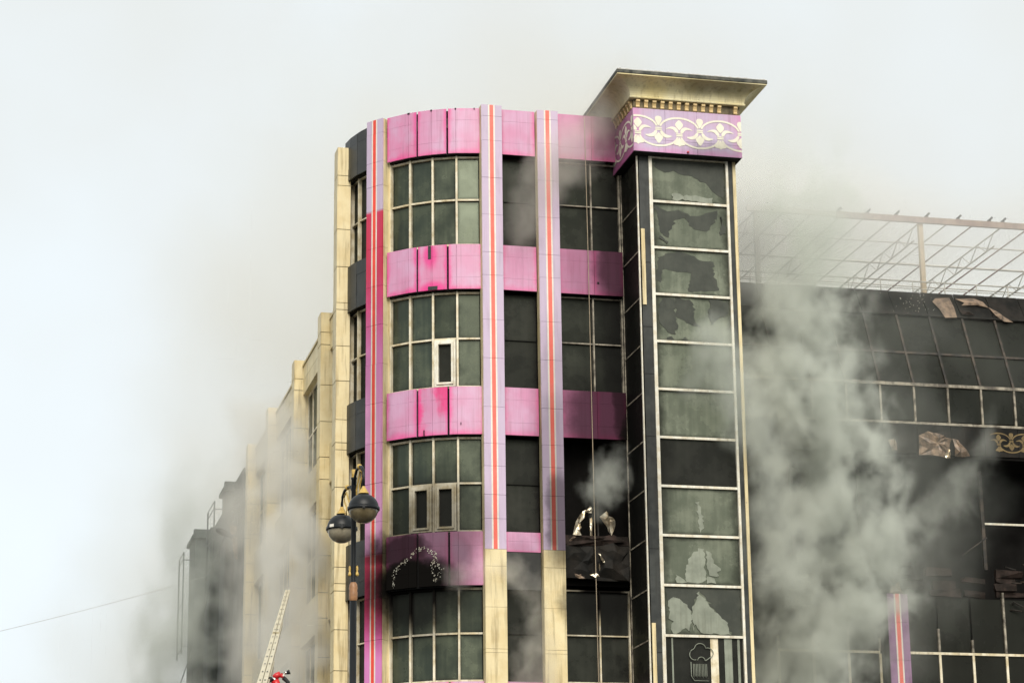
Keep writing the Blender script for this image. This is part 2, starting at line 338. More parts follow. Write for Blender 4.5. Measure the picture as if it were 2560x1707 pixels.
# ------------------------------------------------------------------ ground
m = MB(); m.poly([(-900, -500, -.05), (900, -500, -.05), (900, 1500, -.05), (-900, 1500, -.05)]); tag(m.build('ground', M['earth']), kind='structure')
m = MB(); m.poly([(-400, -14, -.02), (400, -14, -.02), (400, 52, -.02), (-400, 52, -.02)])
m.poly([(-34, 52, -.02), (-9, 52, -.02), (-40, 300, -.02), (-75, 300, -.02)]); tag(m.build('road', M['asphalt']), kind='structure')
m = MB(); m.box(-9, 60, 52.2, 75, -.04, .12); m.box(-9, 60, 52., 52.2, -.04, .125); tag(m.build('pavement', M['paving']), kind='structure')

# ================================================================== CORNER BUILDING
CB = Frame('corner_building', -4.0, 2.0, 'pink and lilac clad corner block with curved window bay and striped piers', 'building')
UC, VC = -4.0, 5.05
def cp(deg, rho): return (UC - rho * sin(R(deg)), VC - rho * cos(R(deg)))
GROUND = -ZC
FL = [(24.322, 23.053), (20.43, 19.165), (16.444, 15.136), (12.518, 11.092), (8.586, 7.16), (4.65, 3.23)]   # spandrel top, bottom
ROOF = 24.1
# core mass set back behind the glass
def arc(r, a0, a1, n): return [cp(a0 + (a1 - a0) * i / n, r) for i in range(n + 1)]
m = CB.mb()
plan = arc(2.75, 90, 0, 16) + [(-.42, 2.3), (2.3, 2.3), (2.3, 9), (-4, 9), (-6.75, 5.6)]
m.prism(plan, GROUND, ROOF - .3)
m.build('wall', M['core'], CB.root)
m = CB.mb(); plan = arc(3.555, 86, 3, 16) + [(-.42, 1.64), (2.3, 1.64), (2.3, 9), (-4, 9), (-7.2, 5.6)]
m.prism(plan, ROOF - .28, ROOF); m.build('roof', M['roof_dark'], CB.root)
# floor slabs behind the spandrels
for k, (zt, zb) in enumerate(FL[1:]):
    m = CB.mb(); plan = arc(3.33, 86, 3, 14) + [(-.42, 1.75), (-.42, 2.29), (-4, 2.29)] + arc(2.76, 3, 86, 14)
    m.prism(plan, zb + .1, zt - .1); m.build('floor_slab', M['core'], CB.root)

def rowsplit(z0, z1, cuts):
    zs = [z0] + [c for c in cuts if z0 < c < z1] + [z1]; return list(zip(zs, zs[1:]))
def panel(pts, z0, z1, mat, magenta=.8, pinker=0., blotch=0., cuts=(), gap=.003, d=(0, .05), name='spandrel_panel', row_step=.004):
    # one cladding panel of one or more facets, its sheets separated by fine joints
    m = CB.mb(); L = [0.]
    for a, b in zip(pts, pts[1:]): L.append(L[-1] + math.hypot(b[0] - a[0], b[1] - a[1]))
    for i, (a, b) in enumerate(zip(pts, pts[1:])):
        s0, s1 = L[i] / L[-1], L[i + 1] / L[-1]
        for j, (a0, a1) in enumerate(rowsplit(z0, z1, cuts)):
            t0, t1 = (a0 - z0) / (z1 - z0), (a1 - z0) / (z1 - z0)
            dd = d[1] + random.uniform(0, row_step)
            m.bar(a, b, a0 + gap / 2, a1 - gap / 2, d[0], dd, 0, [(s0, t0), (s1, t0), (s1, t1), (s0, t1)], e0=0, e1=0)
    o = m.build(name, mat, CB.root); o.color = (magenta, pinker, blotch, 1); return o

def zc(zt, zb): return (zb + (zt - zb) * .26, zb + (zt - zb) * .74)
curve_groups = [[50.0, 38.7, 35.05], [34.2, 27.75, 21.3], [20.45, 17.05, 5.6]]
for k, (zt, zb) in enumerate(FL[:5]):
    top = zt if k else zt + .04
    for g, degs in enumerate(curve_groups):
        mag = [.85, .9, .75, .5, .6][k] if g == 0 else [.75, .95, .8, .3, .6][k]
        pk = [[.1, .05, .0], [.05, .05, 0], [.15, .35, .05], [.55, .4, .2], [.1, 0, 0]][k][g]
        bl = .9 if (k, g) == (2, 1) else (.25 if (k, g) in ((1, 1), (0, 0)) else 0)
        panel([cp(a, 3.56) for a in degs], zb, top, M['pink'], mag, pk, bl, zc(top, zb))
    # dark backing seen through the open joints
    m = CB.mb(); ds = [50.0, 42, 34.65, 27.75, 20.9, 13, 5.5]
    for a, b in zip(ds, ds[1:]): m.bar(cp(a, 3.45), cp(b, 3.45), zb - .02, top - .03, 0, .06)
    m.build('backing_strip', M['joint'], CB.root)
    # flat bays
    if k != 3:
        panel([(-3.83, 1.49), (-2.87, 1.49)], zb, top, M['pink'], .55, .12, 0, zc(top, zb))
    else:
        panel([(-3.83, 1.49), (-2.87, 1.49)], 11.99, top, M['pink'], .5, .1, 0, (12.27,))
        panel([(-3.83, 1.50), (-2.87, 1.50)], zb - .1, 11.98, M['dark_panel'], cuts=(11.5,))
    if k != 3:
        panel([(-2.24, 1.49), (-1.25, 1.49)], zb, top, M['pink'], .35, [.3, .55, .8, 0, .2][k], 0, zc(top, zb))
        panel([(-1.24, 1.49), (-.43, 1.49)], zb, top, M['pink'], .5, [.75, .8, 1., 0, .2][k], 0, zc(top, zb))
    else:
        panel([(-2.24, 1.55), (-1.43, 1.55)], 11.35, 12.25, M['char'], cuts=(11.5,))
        panel([(-1.42, 1.55), (-.43, 1.56)], 11.3, 12.25, M['char'], cuts=(11.55,))
        panel([(-2.24, 1.55), (-.43, 1.55)], 12.26, 12.5, M['char_brown'])
    # charcoal bay on the far left of the curve
    dk = FL[k]
    m = CB.mb()
    for a, b in ((85, 77), (77, 70), (70, 61)): m.bar(cp(a, 3.36), cp(b, 3.36), dk[1] - .03, dk[0] + .02, 0, .19)
    m.build('backing_strip', M['joint'], CB.root)
    for a, b in ((84.5, 77.2), (77.1, 70.4), (70.3, 62.0)):
        panel([cp(a, 3.58), cp(b, 3.58)], dk[1] - .02, dk[0] + (.05 if k else -.05), M['dark_panel'], cuts=zc(*dk), name='charcoal_panel', row_step=.01)

# ---- windows
def window(pts, z0, z1, zmid, glass, posts=True, fm='cream_frame', bw=.055, depth=.09, skip=(), frame=True):
    m = CB.mb(); n = len(pts) - 1
    for i, (a, b) in enumerate(zip(pts, pts[1:])):
        m.bar(a, b, z1 - bw, z1, -.05, depth * .6, e0=-bw / 2, e1=-bw / 2)
        m.bar(a, b, z0, z0 + bw, -.05, depth * .6, e0=-bw / 2, e1=-bw / 2)
        if zmid: m.bar(a, b, zmid - bw * .45, zmid + bw * .45, -.05, depth * .62, e0=-bw / 2, e1=-bw / 2)
    if posts:
        for i, p in enumerate(pts):
            q = pts[i + 1] if i < n else pts[i - 1]
            t = Vector((q[0] - p[0], q[1] - p[1])).normalized() * (1 if i < n else -1); h = bw / 2
            m.bar((p[0] - t.x * h, p[1] - t.y * h), (p[0] + t.x * h, p[1] + t.y * h), z0, z1, -.06, depth)
    w = m.build('window', M[fm], CB.root)
    for i, (a, b) in enumerate(zip(pts, pts[1:])):
        for j, (s, e) in enumerate(((z0 + bw, (zmid or z1) - bw * .45), ((zmid or 0) + bw * .45, z1 - bw))):
            if j == 1 and not zmid: continue
            if (i, j) in skip: continue
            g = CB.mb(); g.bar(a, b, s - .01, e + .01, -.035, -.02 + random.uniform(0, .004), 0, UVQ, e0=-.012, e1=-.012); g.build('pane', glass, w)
    return w
def casement(parent, a, b, z0, z1, fm, glass, open_deg=0):
    # a hinged sash in its own deep frame
    t = Vector((b[0] - a[0], b[1] - a[1])); L = t.length; t.normalize(); n = Vector((t.y, -t.x))
    P = lambda s, d: (a[0] + t.x * s + n.x * d, a[1] + t.y * s + n.y * d)
    m = CB.mb(); e = .035
    for (s0, s1, za, zb_) in ((e, e + .06, z0 + e, z1 - e), (L - e - .06, L - e, z0 + e, z1 - e), (e + .06, L - e - .06, z0 + e, z0 + e + .06), (e + .06, L - e - .06, z1 - e - .06, z1 - e)):
        m.bar(P(s0, 0), P(s1, 0), za, zb_, -.05, .10)
    f = e + .062
    for (s0, s1, za, zb_) in ((f, f + .055, z0 + f, z1 - f), (L - f - .055, L - f, z0 + f, z1 - f), (f + .055, L - f - .055, z0 + f, z0 + f + .055), (f + .055, L - f - .055, z1 - f - .055, z1 - f)):
        m.bar(P(s0, 0), P(s1, 0), za, zb_, -.02, .135)
    c = m.build('casement', M[fm], parent)
    g = CB.mb(); g.bar(P(f + .05, 0), P(L - f - .05, 0), z0 + f + .05, z1 - f - .05, .0, .012); g.build('casement_pane', glass, parent)
MULL = [50.45, 39.6, 28.4, 17.25, 6.05]
cpts = [cp(a, 3.36) for a in MULL]
for k in range(5):
    z1 = FL[k][1] - .03; z0 = FL[k + 1][0] + .015; zm = (FL[k][1] + FL[k + 1][0]) / 2 + .02
    skip = {1: ((2, 0),), 2: ((1, 0), (2, 0))}.get(k, ())
    wd = window(cpts, z0, z1, zm, M['glass'], skip=skip)
    for (i, j) in skip: casement(wd, cpts[i], cpts[i + 1], z0, zm, 'white_frame' if k == 1 else 'cream_frame', M['glass_dark'])
    # bay between piers: dark glass without posts
    window([(-3.95, 1.72), (-2.75, 1.72)], z0, z1, zm, M['glass_dark'], posts=False, fm='core', bw=.02, depth=.02)
    # bay beside the tower
    if k == 2:
        m = CB.mb(); m.box(-2.24, -.43, 1.70, 1.74, FL[3][0] - .05, FL[3][0]); m.box(-1.24, -1.2, 1.70, 1.74, 12.5, 13.6); m.build('burnt_frame', M['rust_frame'], CB.root)
    else:
        window([(-2.26, 1.70), (-1.25, 1.70), (-.44, 1.70)], z0, z1, zm, M['glass_side'], fm='burnt_frame' if k < 3 else 'cream_frame', bw=.04)
    # charcoal bay windows
    window([cp(84, 3.38), cp(74.3, 3.38), cp(62.5, 3.38)], z0 - .02, z1, zm, M['glass_dark'], fm='cream_frame', bw=.04)
# ground floor shop front, out of the picture
m = CB.mb()
for a, b in zip(MULL, MULL[1:]): m.bar(cp(a, 3.3), cp(b, 3.3), GROUND, 3.2, -.05, .05)
m.box(-3.9, -.43, 1.7, 1.76, GROUND, 3.2); m.build('shop_front', M['glass_dark'], CB.root)

# ---- piers with striped cladding
def pier(c, deg, width, depth, top, joints, mats, strip_bottom, cream_below, name='pier', frame=CB):
    n = (-sin(R(deg)), -cos(R(deg))); t = (cos(R(deg)), -sin(R(deg)))      # outward normal, left->right along the face
    L = lambda s, d: (c[0] + t[0] * s + n[0] * d, c[1] + t[1] * s + n[1] * d)
    m = frame.mb(); m.bar(L(-width / 2 + .012, 0), L(width / 2 - .012, 0), GROUND, top - .02, -depth, -.035)
    p = m.build(name, M['core'], frame.root)
    zs = [top] + [j for j in joints if j < top] + [GROUND]
    for z1, z0 in zip(zs, zs[1:]):
        m = frame.mb(); g = .0035; dz = random.uniform(0, .008)
        if z0 >= strip_bottom - .05 or not cream_below:
            fr = [0, .33, .40, .585, .655, 1]
            for i, mi in enumerate((0, 1, 2, 1, 0)):
                a = -width / 2 + fr[i] * width; b = -width / 2 + fr[i + 1] * width
                m.bar(L(a, 0), L(b, 0), z0 + g, z1 - g, -.04, dz + (.003 if mi else 0), mi, e0=.0005 * (mi == 1), e1=0)
            m.bar(L(-width / 2 - .004, 0), L(-width / 2 + .012, 0), z0 + g, z1 - g, -.3, -.041, 3)
            m.bar(L(width / 2 - .012, 0), L(width / 2 + .004, 0), z0 + g, z1 - g, -depth, -.041, 3)
        else:
            m.bar(L(-width / 2, 0), L(width / 2, 0), z0 + g, z1 - g, -.04, dz, 3)
            m.bar(L(-width / 2 - .004, 0), L(-width / 2 + .012, 0), z0 + g, z1 - g, -.3, -.041, 3)
            m.bar(L(width / 2 - .012, 0), L(width / 2 + .004, 0), z0 + g, z1 - g, -depth, -.041, 3)
        m.build('cladding_panel', mats, p)
    return p
J2 = [24.07, 23.36, 22.28, 21.22, 20.15, 19.5, 18.25, 17.18, 15.84, 14.84, 14.23, 13.46, 12.82, 12.01, 11.56, 10.485, 9.397, 9.30, 8.2, 7.1, 6.0, 5.2, 4.1, 3.0, 1.9, .8, -.3]
J3 = [j - .1 for j in J2[:-5]] + [4, 3, 2, 1, 0]
pm = [M['print'], M['white'], M['orange'], M['cream']]
pier((-4.13, 1.25), 0, .575, .5, 24.40, J2, pm, 12.01, True)
pier((-2.545, 1.25), 0, .59, .5, 24.36, [j + .02 if j > 11.9 else j for j in J2], pm, 12.01, True)
J1 = [23.95, 23.1, 22.4, 21.69, 20.6, 19.5, 18.4, 17.3, 16.2, 15.1, 14.0, 12.95, 12.09, 10.9, 9.8, 8.6, 7.5, 6.4, 5.3, 4.2, 3.1, 2, 1, 0]
pier((-7.083, 2.93), 51.2, .58, .5, 24.36, J1, [M['print_reprint'], M['white'], M['red'], M['cream']], -9, False)
# cream pier where the curve meets the side street
def cream_pier(frame, u0, u1, v0, v1, top, joints, cap=.5, nm='pilaster'):
    m = frame.mb(); m.box(u0 + .02, u1, v0 + .02, v1 - .02, GROUND, top - .03); p = m.build(nm, M['joint'], frame.root)
    zs = [top] + joints + [GROUND]
    for z1, z0 in zip(zs, zs[1:]):
        if z1 - z0 < .05: continue
        e = random.uniform(0, .008)
        m = frame.mb(); m.box(u0 - e, u1 - .001, v0 - e, v1, z0 + .009, z1 - .009); m.build('cladding_panel', M['cream'], p)
    return p
JP = [23.2, 22.9, 21.6, 20.5, 19.45, 19.25, 18.2, 17.2, 16.1, 15.45, 15.25, 14.2, 13.1, 12.0, 11.55, 11.35, 10.3, 9.2, 8.1, 7.5, 6.4, 5.3, 4.2, 3.1, 2., 1., 0.]
cream_pier(CB, -7.88, -7.5, 4.42, 5.0, 24.05, JP)
# slim cream return where the curved glass ends at the first pier
m = CB.mb(); a, b = cp(51.6, 3.46), cp(50.5, 3.44); m.bar(a, b, GROUND, 24.2, -.1, .02); m.build('corner_trim', M['cream'], CB.root)

# ---- fire damage on the curved bay
ARCH = [(46.05, 11.17), (45.91, 11.44), (43.89, 11.66), (40.38, 11.79), (37.0, 11.96), (33.72, 12.1), (30.5, 12.1), (27.39, 11.95), (26.78, 11.84), (28.03, 11.61), (27.43, 11.23)]
ARCH2 = [(27.2, 11.9), (25.56, 11.68), (24.04, 11.52), (25.58, 11.33), (26.81, 11.21)]
m = CB.mb()
for A, dens in ((ARCH, 30), (ARCH2, 16)):
    for (a0, z0), (a1, z1) in zip(A, A[1:]):
        for q in range(dens // 2):
            s = random.random(); a = a0 + (a1 - a0) * s + random.gauss(0, .5); z = z0 + (z1 - z0) * s + random.gauss(0, .03)
            r = random.uniform(.006, .018); c = cp(a, 3.622 + random.uniform(0, .01)); tt = (cos(R(a)), -sin(R(a)))
            m.poly([(c[0] - tt[0] * r, c[1] - tt[1] * r, z - r * .4), (c[0] + tt[0] * r * .6, c[1] + tt[1] * r * .6, z - r), (c[0] + tt[0] * r, c[1] + tt[1] * r, z + r * .5), (c[0] - tt[0] * r * .3, c[1] - tt[1] * r * .3 - .004, z + r * 1.2)])
tag(m.build('melted_edge', M['white_frame'], CB.root), kind='stuff')
# torn patch on the second band
for (a, z0, z1, da) in ((28.9, 20.05, 20.42, 1.3), (27.5, 19.17, 19.27, 4.2)):
    m = CB.mb(); m.bar(cp(a + da / 2, 3.618), cp(a - da / 2, 3.618), z0, z1, 0, .006); m.build('torn_patch', M['dark_panel'], CB.root)
for (a, z, w_, h_) in ((15.6, 15.42, .03, .012), (15.6, 15.42, .010, .045), (31.5, 15.20, .03, .09)):
    m = CB.mb(); m.bar(cp(a + w_ * 8, 3.625), cp(a - w_ * 8, 3.625), z - h_, z + h_, 0, .006); m.build('burn_mark', M['joint'], CB.root)
m = CB.mb(); m.box(-1.17, -1.12, 1.415, 1.43, 19.48, 19.53); m.build('burn_mark', M['joint'], CB.root)
for a, wd_ in ((38.7, .5), (28.0, .35), (17.2, .3), (9, .2)):
    m = CB.mb(); m.bar(cp(a + wd_, 3.605), cp(a - wd_, 3.605), 24.32, 24.366, -.02, .02); m.build('torn_patch', M['joint'], CB.root)
# crumpled sheet metal hanging in the burnt opening
def crumple(outline, depth, mat, name, frame, v, amp=.06, seed=1, grid=9):
    rnd = random.Random(seed); us = [p[0] for p in outline]; zs = [p[1] for p in outline]
    def inside(x, y):
        c = False; j = len(outline) - 1
        for i in range(len(outline)):
            if (outline[i][1] > y) != (outline[j][1] > y) and x < (outline[j][0] - outline[i][0]) * (y - outline[i][1]) / (outline[j][1] - outline[i][1]) + outline[i][0]: c = not c
            j = i
        return c
    m = frame.mb(); pts = {}
    # fan of folded triangles between outline points and jittered inner points
    cu, cz = sum(us) / len(us), sum(zs) / len(zs); ring = []
    for i, p in enumerate(outline):
        q = outline[(i + 1) % len(outline)]
        for s in (0, .5):
            ring.append((p[0] + (q[0] - p[0]) * s + rnd.gauss(0, .008), v + rnd.uniform(-amp, amp), p[1] + (q[1] - p[1]) * s + rnd.gauss(0, .008)))
    inner = [((r[0] * .5 + cu * .5) + rnd.gauss(0, .02), v - rnd.uniform(0, amp * 1.6), (r[2] * .5 + cz * .5) + rnd.gauss(0, .02)) for r in ring]
    n = m.add(ring); k = m.add(inner); c = m.add([(cu, v - amp * .5, cz)]); L = len(ring)
    for i in range(L):
        j = (i + 1) % L
        m.face((n + i, n + j, k + i)); m.face((n + j, k + j, k + i)); m.face((k + i, k + j, c))
    o = m.build(name, mat, frame.root)
    sm = o.modifiers.new('thickness', 'SOLIDIFY'); sm.thickness = .006
    return o
crumple([(-1.98, 12.5), (-1.76, 12.5), (-1.80, 12.70), (-1.83, 12.9), (-1.60, 13.2), (-1.75, 13.1), (-1.90, 12.85)], 0, M['metal'], 'crumpled_sheet', CB, 1.5, .05, 3)
crumple([(-1.5, 12.5), (-1.44, 12.5), (-1.45, 13.0), (-1.50, 12.98)], 0, M['metal'], 'crumpled_sheet', CB, 1.5, .03, 4)
crumple([(-1.25, 13.0), (-1.05, 13.17), (-.98, 13.05), (-.80, 12.92), (-.82, 12.78), (-.93, 12.5), (-1.05, 12.75)], 0, M['metal'], 'crumpled_sheet', CB, 1.45, .06, 9)
crumple([(-1.62, 13.15), (-1.48, 13.28), (-1.45, 13.1)], 0, M['metal'], 'crumpled_sheet', CB, 1.5, .04, 12)
crumple([(-2.02, 11.48), (-1.63, 11.5), (-1.63, 11.33), (-1.85, 11.33)], 0, M['peeled'], 'peeled_sheet', CB, 1.47, .02, 13)
crumple([(-1.37, 12.1), (-1.3, 11.98), (-1.24, 11.7), (-1.26, 11.52), (-1.30, 11.75)], 0, M['metal'], 'crumpled_sheet', CB, 1.46, .03, 14)
crumple([(-2.2, 11.36), (-1.5, 11.33), (-1.44, 11.8), (-1.46, 12.2), (-2.2, 12.24)], 0, M['char'], 'buckled_panel', CB, 1.45, .07, 61)
crumple([(-1.4, 11.36), (-.5, 11.3), (-.46, 12.1), (-.9, 12.3), (-1.38, 12.2)], 0, M['char'], 'buckled_panel', CB, 1.45, .09, 62)
crumple([(-2.18, 12.2), (-1.9, 12.45), (-1.3, 12.42), (-.9, 12.55), (-.5, 12.35), (-1.2, 12.24)], 0, M['char_brown'], 'buckled_panel', CB, 1.43, .06, 63)
crumple([(-1.32, 12.0), (-1.2, 11.9), (-1.16, 11.75), (-1.24, 11.8)], 0, M['metal'], 'crumpled_sheet', CB, 1.36, .03, 64)
crumple([(-1.55, 11.42), (-1.4, 11.46), (-1.3, 11.4), (-1.42, 11.36)], 0, M['metal'], 'crumpled_sheet', CB, 1.36, .02, 65)
crumple([(-2.15, 12.22), (-1.5, 12.24), (-1.6, 12.45), (-2.0, 12.50)], 0, M['peeled'], 'peeled_sheet', CB, 1.5, .04, 15)

# ================================================================== STAIR TOWER
ST = Frame('stair_tower', 1.0, .8, 'tall glazed stair tower with flared cornice and fleur-de-lis frieze', 'tower')
TZ = [22.77] + [21.458 - i * 1.312 for i in range(18)]
m = ST.mb(); m.box(-.24, 2.28, .14, 2.2, GROUND, 22.7); m.build('wall', M['core'], ST.root)
def part(name, mat, boxes, frame=None, parent=None):
    f = frame or ST; m = f.mb()
    for b in boxes: m.box(*b)
    return m.build(name, M[mat], parent or f.root)
part('post', 'white_frame', [(-.06, .03, -.06, .10, GROUND, 22.76)])
part('post', 'white_frame', [(2.135, 2.20, -.06, .10, GROUND, 22.76)])
part('corner_panel', 'steel_post', [(-.33, -.062, -.02, .08, GROUND, 22.76)])
part('corner_panel', 'steel_post', [(2.202, 2.33, -.02, .08, GROUND, 22.76)])
part('edge_strip', 'cream', [(2.335, 2.42, -.05, 2.1, GROUND, 22.76)])
part('post', 'white_frame', [(-.40, -.365, -.03, .03, GROUND, 22.74)])
part('post', 'burnt_frame', [(-.40, -.36, 1.58, 1.63, GROUND, 22.74)])
part('cover_strip', 'cream', [(-.325, -.225, -.06, -.021, 18.51, 20.64)])
part('cover_strip', 'cream', [(-.325, -.225, -.06, -.021, 6.9, 9.96)])
for z in (9.2, 11.9, 14.9, 16.6, 17.9, 19.7): part('panel_joint', 'joint', [(-.332, -.066, -.024, -.021, z, z + .015)])
for z in (10.6, 13.2, 15.7, 18.3, 20.4): part('bracket_bolt', 'metal', [(2.35, 2.375, -.06, -.051, z, z + .03)])
part('top_rail', 'white_frame', [(.031, 2.134, -.05, .06, 22.70, 22.765)])
for i, z in enumerate(TZ[1:]):
    part('transom', 'white_frame', [(.031, 2.134, -.045, .06, z - .035, z + .03)])
    if z > 6.5:
        m = ST.mb(); m.box(-.39, -.355, .031, 1.579, z - .14, z - .105); m.build('side_transom', M['burnt_frame'], ST.root)
pcount = 0
for i, (z1, z0) in enumerate(zip(TZ, TZ[1:])):
    if z1 < 6: 
        break
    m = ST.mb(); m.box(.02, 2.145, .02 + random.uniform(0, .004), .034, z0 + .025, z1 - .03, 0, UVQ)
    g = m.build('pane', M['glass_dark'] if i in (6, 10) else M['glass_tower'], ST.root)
    m = ST.mb(); m.box(-.375, -.362, .03, 1.58, z0 - .11, z1 - .14); m.build('side_pane', M['glass_side'], ST.root)
    def shard(poly, mat, d, parent=g, name='torn_film', z0=z0, z1=z1, jag=.014):
        rnd = random.Random(len(poly) * 31 + int(poly[0][0] * 100) + i * 7); pts = []
        for a, b in zip(poly, poly[1:] + poly[:1]):
            L = math.hypot(b[0] - a[0], b[1] - a[1]); k = max(1, int(L / .045))
            for s in range(k):
                f = s / k; pts.append((a[0] + (b[0] - a[0]) * f + (rnd.gauss(0, jag) if s else 0), a[1] + (b[1] - a[1]) * f + (rnd.gauss(0, jag) if s else 0)))
        m = ST.mb()
        q = [(.035 + min(max(x, .005), .995) * 2.095, d, z1 - .035 - min(max(y, .01), .99) * (z1 - z0 - .07)) for x, y in pts][::-1]
        n = len(q); a = m.add(q); b = m.add([(p[0], p[1] + .005, p[2]) for p in q])
        m.face(range(a, a + n)); m.face(reversed(range(b, b + n)))
        for k in range(n): m.face((a + (k + 1) % n, a + k, b + k, b + (k + 1) % n))
        m.build(name, M[mat], parent)
    SH = {0: [('film_dark', [(.01, .01), (.99, .03), (.98, .88), (.86, .75), (.75, .55), (.55, .38), (.4, .36), (.3, .28), (.18, .34), (.06, .24)]),
              ('film_light', [(.27, .82), (.82, .86), (.81, .98), (.27, .96)])],
          1: [('film_dark', [(.02, .03), (.1, .12), (.2, .18), (.35, .13), (.5, .25), (.66, .22), (.88, .08), (.85, .35), (.72, .58), (.55, .55), (.42, .3), (.3, .36), (.2, .78), (.1, .68), (.06, .3)]),
              ('film_dark', [(.93, .2), (.98, .6), (.9, .66)]), ('film_dark', [(.09, .74), (.2, .88), (.18, .93), (.07, .8)])],
          2: [('film_dark', [(.05, .2), (.2, .07), (.35, .02), (.5, .1), (.62, .2), (.8, .22), (.79, .45), (.86, .86), (.45, .93), (.49, .5), (.1, .47), (.08, .75), (.02, .7)])],
          3: [('film_dark', [(.27, .02), (.46, .05), (.5, .12), (.52, .5), (.6, .66), (.45, .6), (.27, .45)]), ('film_dark', [(.03, .3), (.1, .05), (.26, .06), (.26, .46), (.29, .62), (.26, .85), (.15, .8), (.05, .6)]),
              ('film_dark', [(.72, .02), (.98, .05), (.95, .35), (.72, .6), (.7, .3)]), ('film_dark', [(.14, .93), (.2, .9), (.24, .98), (.14, .99)]), ('film_dark', [(.33, .97), (.38, .9), (.42, .97)])],
          8: [('film_light', [(.28, .78), (.33, .5), (.38, .36), (.46, .22), (.54, .24), (.55, .5), (.56, .75), (.53, .92), (.45, .97), (.3, .95)]), ('film_light', [(.56, .27), (.62, .3), (.66, .48), (.75, .68), (.7, .82), (.6, .8), (.57, .6)]), ('film_light', [(.16, .8), (.22, .85), (.3, .96), (.17, .97)]), ('film_light', [(.57, .82), (.66, .86), (.68, .97), (.56, .97)])],
          7: [('film_light', [(.44, .3), (.5, .28), (.52, .5), (.55, .85), (.5, .95), (.48, .6)])],
          9: [('film_dark', [(.01, .02), (.99, .02), (.99, .98), (.86, .98), (.78, .68), (.6, .4), (.46, .08), (.36, .5), (.3, .42), (.2, .24), (.05, .3)]),
              ('film_light', [(.05, .3), (.12, .22), (.2, .25), (.3, .42), (.345, .5), (.35, .75), (.33, .93), (.27, .86), (.2, .94), (.1, .98), (.06, .6)]), ('film_light', [(.355, .44), (.41, .3), (.46, .08), (.5, .2), (.6, .42), (.78, .68), (.86, .98), (.5, .97), (.44, .9), (.4, .78), (.37, .93)])]}
    for si, (mat, poly) in enumerate(SH.get(i, [])): shard(poly, mat, .015 - .007 * (si + (1 if mat == 'film_light' else 0)))
    if i == 10:     # curtain strips and the neon outline behind the lowest pane in view
        for a, b, mm in ((.58, .68, 'cream_frame'), (.76, .86, 'film_light'), (.08, .1, 'film_light'), (.93, .96, 'film_light')):
            part('curtain_strip', mm, [(.035 + a * 2.095, .035 + b * 2.095, .006, .014, z0 + .04, z1 - .04)], parent=g)
def curve_tube(name, pts, r, mat, frame, parent=None):
    m = frame.mb(); m.tube(pts, r, 6); return m.build(name, M[mat], parent or frame.root)
# chef's hat outline in light tube
def ell(cx, cz, rx, rz, a0, a1, n=10): return [(cx + rx * cos(R(a0 + (a1 - a0) * k / n)), -.03, cz + rz * sin(R(a0 + (a1 - a0) * k / n))) for k in range(n + 1)]
hat = Frame('chef_hat_sign', 1.0, -.03, 'thin tube outline of a chef hat fixed to the lowest tower pane', 'sign')
cloud = ell(.80, 9.17, .13, .14, 290, 100) + ell(.96, 9.33, .15, .13, 170, 30) + ell(1.16, 9.22, .15, .13, 110, -70) + [(1.10, -.03, 9.02)] + ell(.98, 9.02, .10, .09, 0, 180)[::1]
curve_tube('hat_outline', cloud, .011, 'film_light', hat)
for x in (.78, .86, .94, 1.02, 1.10):
    curve_tube('hat_pleat', [(x - .02, -.03, 8.93), (x - .02, -.03, 8.62), (x, -.03, 8.58), (x + .02, -.03, 8.62), (x + .02, -.03, 8.93)], .008, 'film_light', hat)
curve_tube('hat_brim', [(.70, -.03, 8.98), (.70, -.03, 8.62), (.78, -.03, 8.50), (1.16, -.03, 8.50)], .010, 'film_light', hat)
curve_tube('hat_brim', [(.86, -.03, 8.42), (1.20, -.03, 8.42)], .010, 'film_light', hat)

# ---- frieze box
FB, FT = 22.75, 23.99; bu0, bu1, bv0, bv1 = -.555, 2.525, -.35, 2.3
m = ST.mb(); m.box(bu0 + .04, bu1 - .04, bv0 + .04, bv1, FB + .03, FT + .1); m.build('frieze_box', M['joint'], ST.root)
def frieze(parts, axis):
    for (a, b, z0, z1, mg, pk) in parts:
        m = ST.mb(); e = random.uniform(0, .006)
        uvs = [((a - bu0) / 3.1, (z0 - FB) / 1.24), ((b - bu0) / 3.1, (z0 - FB) / 1.24), ((b - bu0) / 3.1, (z1 - FB) / 1.24), ((a - bu0) / 3.1, (z1 - FB) / 1.24)]
        if axis == 'u': m.bar((a + .003, bv0 + .05), (b - .003, bv0 + .05), z0 + .003, z1 - .003, 0, .05 + e, 0, uvs)
        else: m.bar((bu0 + .05, b - .003), (bu0 + .05, a + .003), z0 + .003, z1 - .003, 0, .05 + e, 0, uvs)
        o = m.build('frieze_panel', M['frieze'], ST.root); o.color = (mg, pk, 0, 1); parts_out.append(o)
parts_out = []
us = [bu0, .35, 1.25, bu1]
frieze([(a, b, z0, z1, .5, 0) for a, b in zip(us, us[1:]) for z0, z1 in ((FB, 22.99), (22.99, 23.1), (23.1, FT))], 'u')
frieze([(a, b, z0, z1, .8, .75) for a, b in ((bv0 + .05, 1.2), (1.2, bv1)) for z0, z1 in ((FB, 22.99), (22.99, FT))], 'v')  # left face tinted darker: its shade is put into the panel colour
m = ST.mb(); m.box(bu0 + .02, bu1 - .02, bv0 + .02, bv1, FB - .02, FB + .028); m.build('soffit', M['joint'], ST.root)
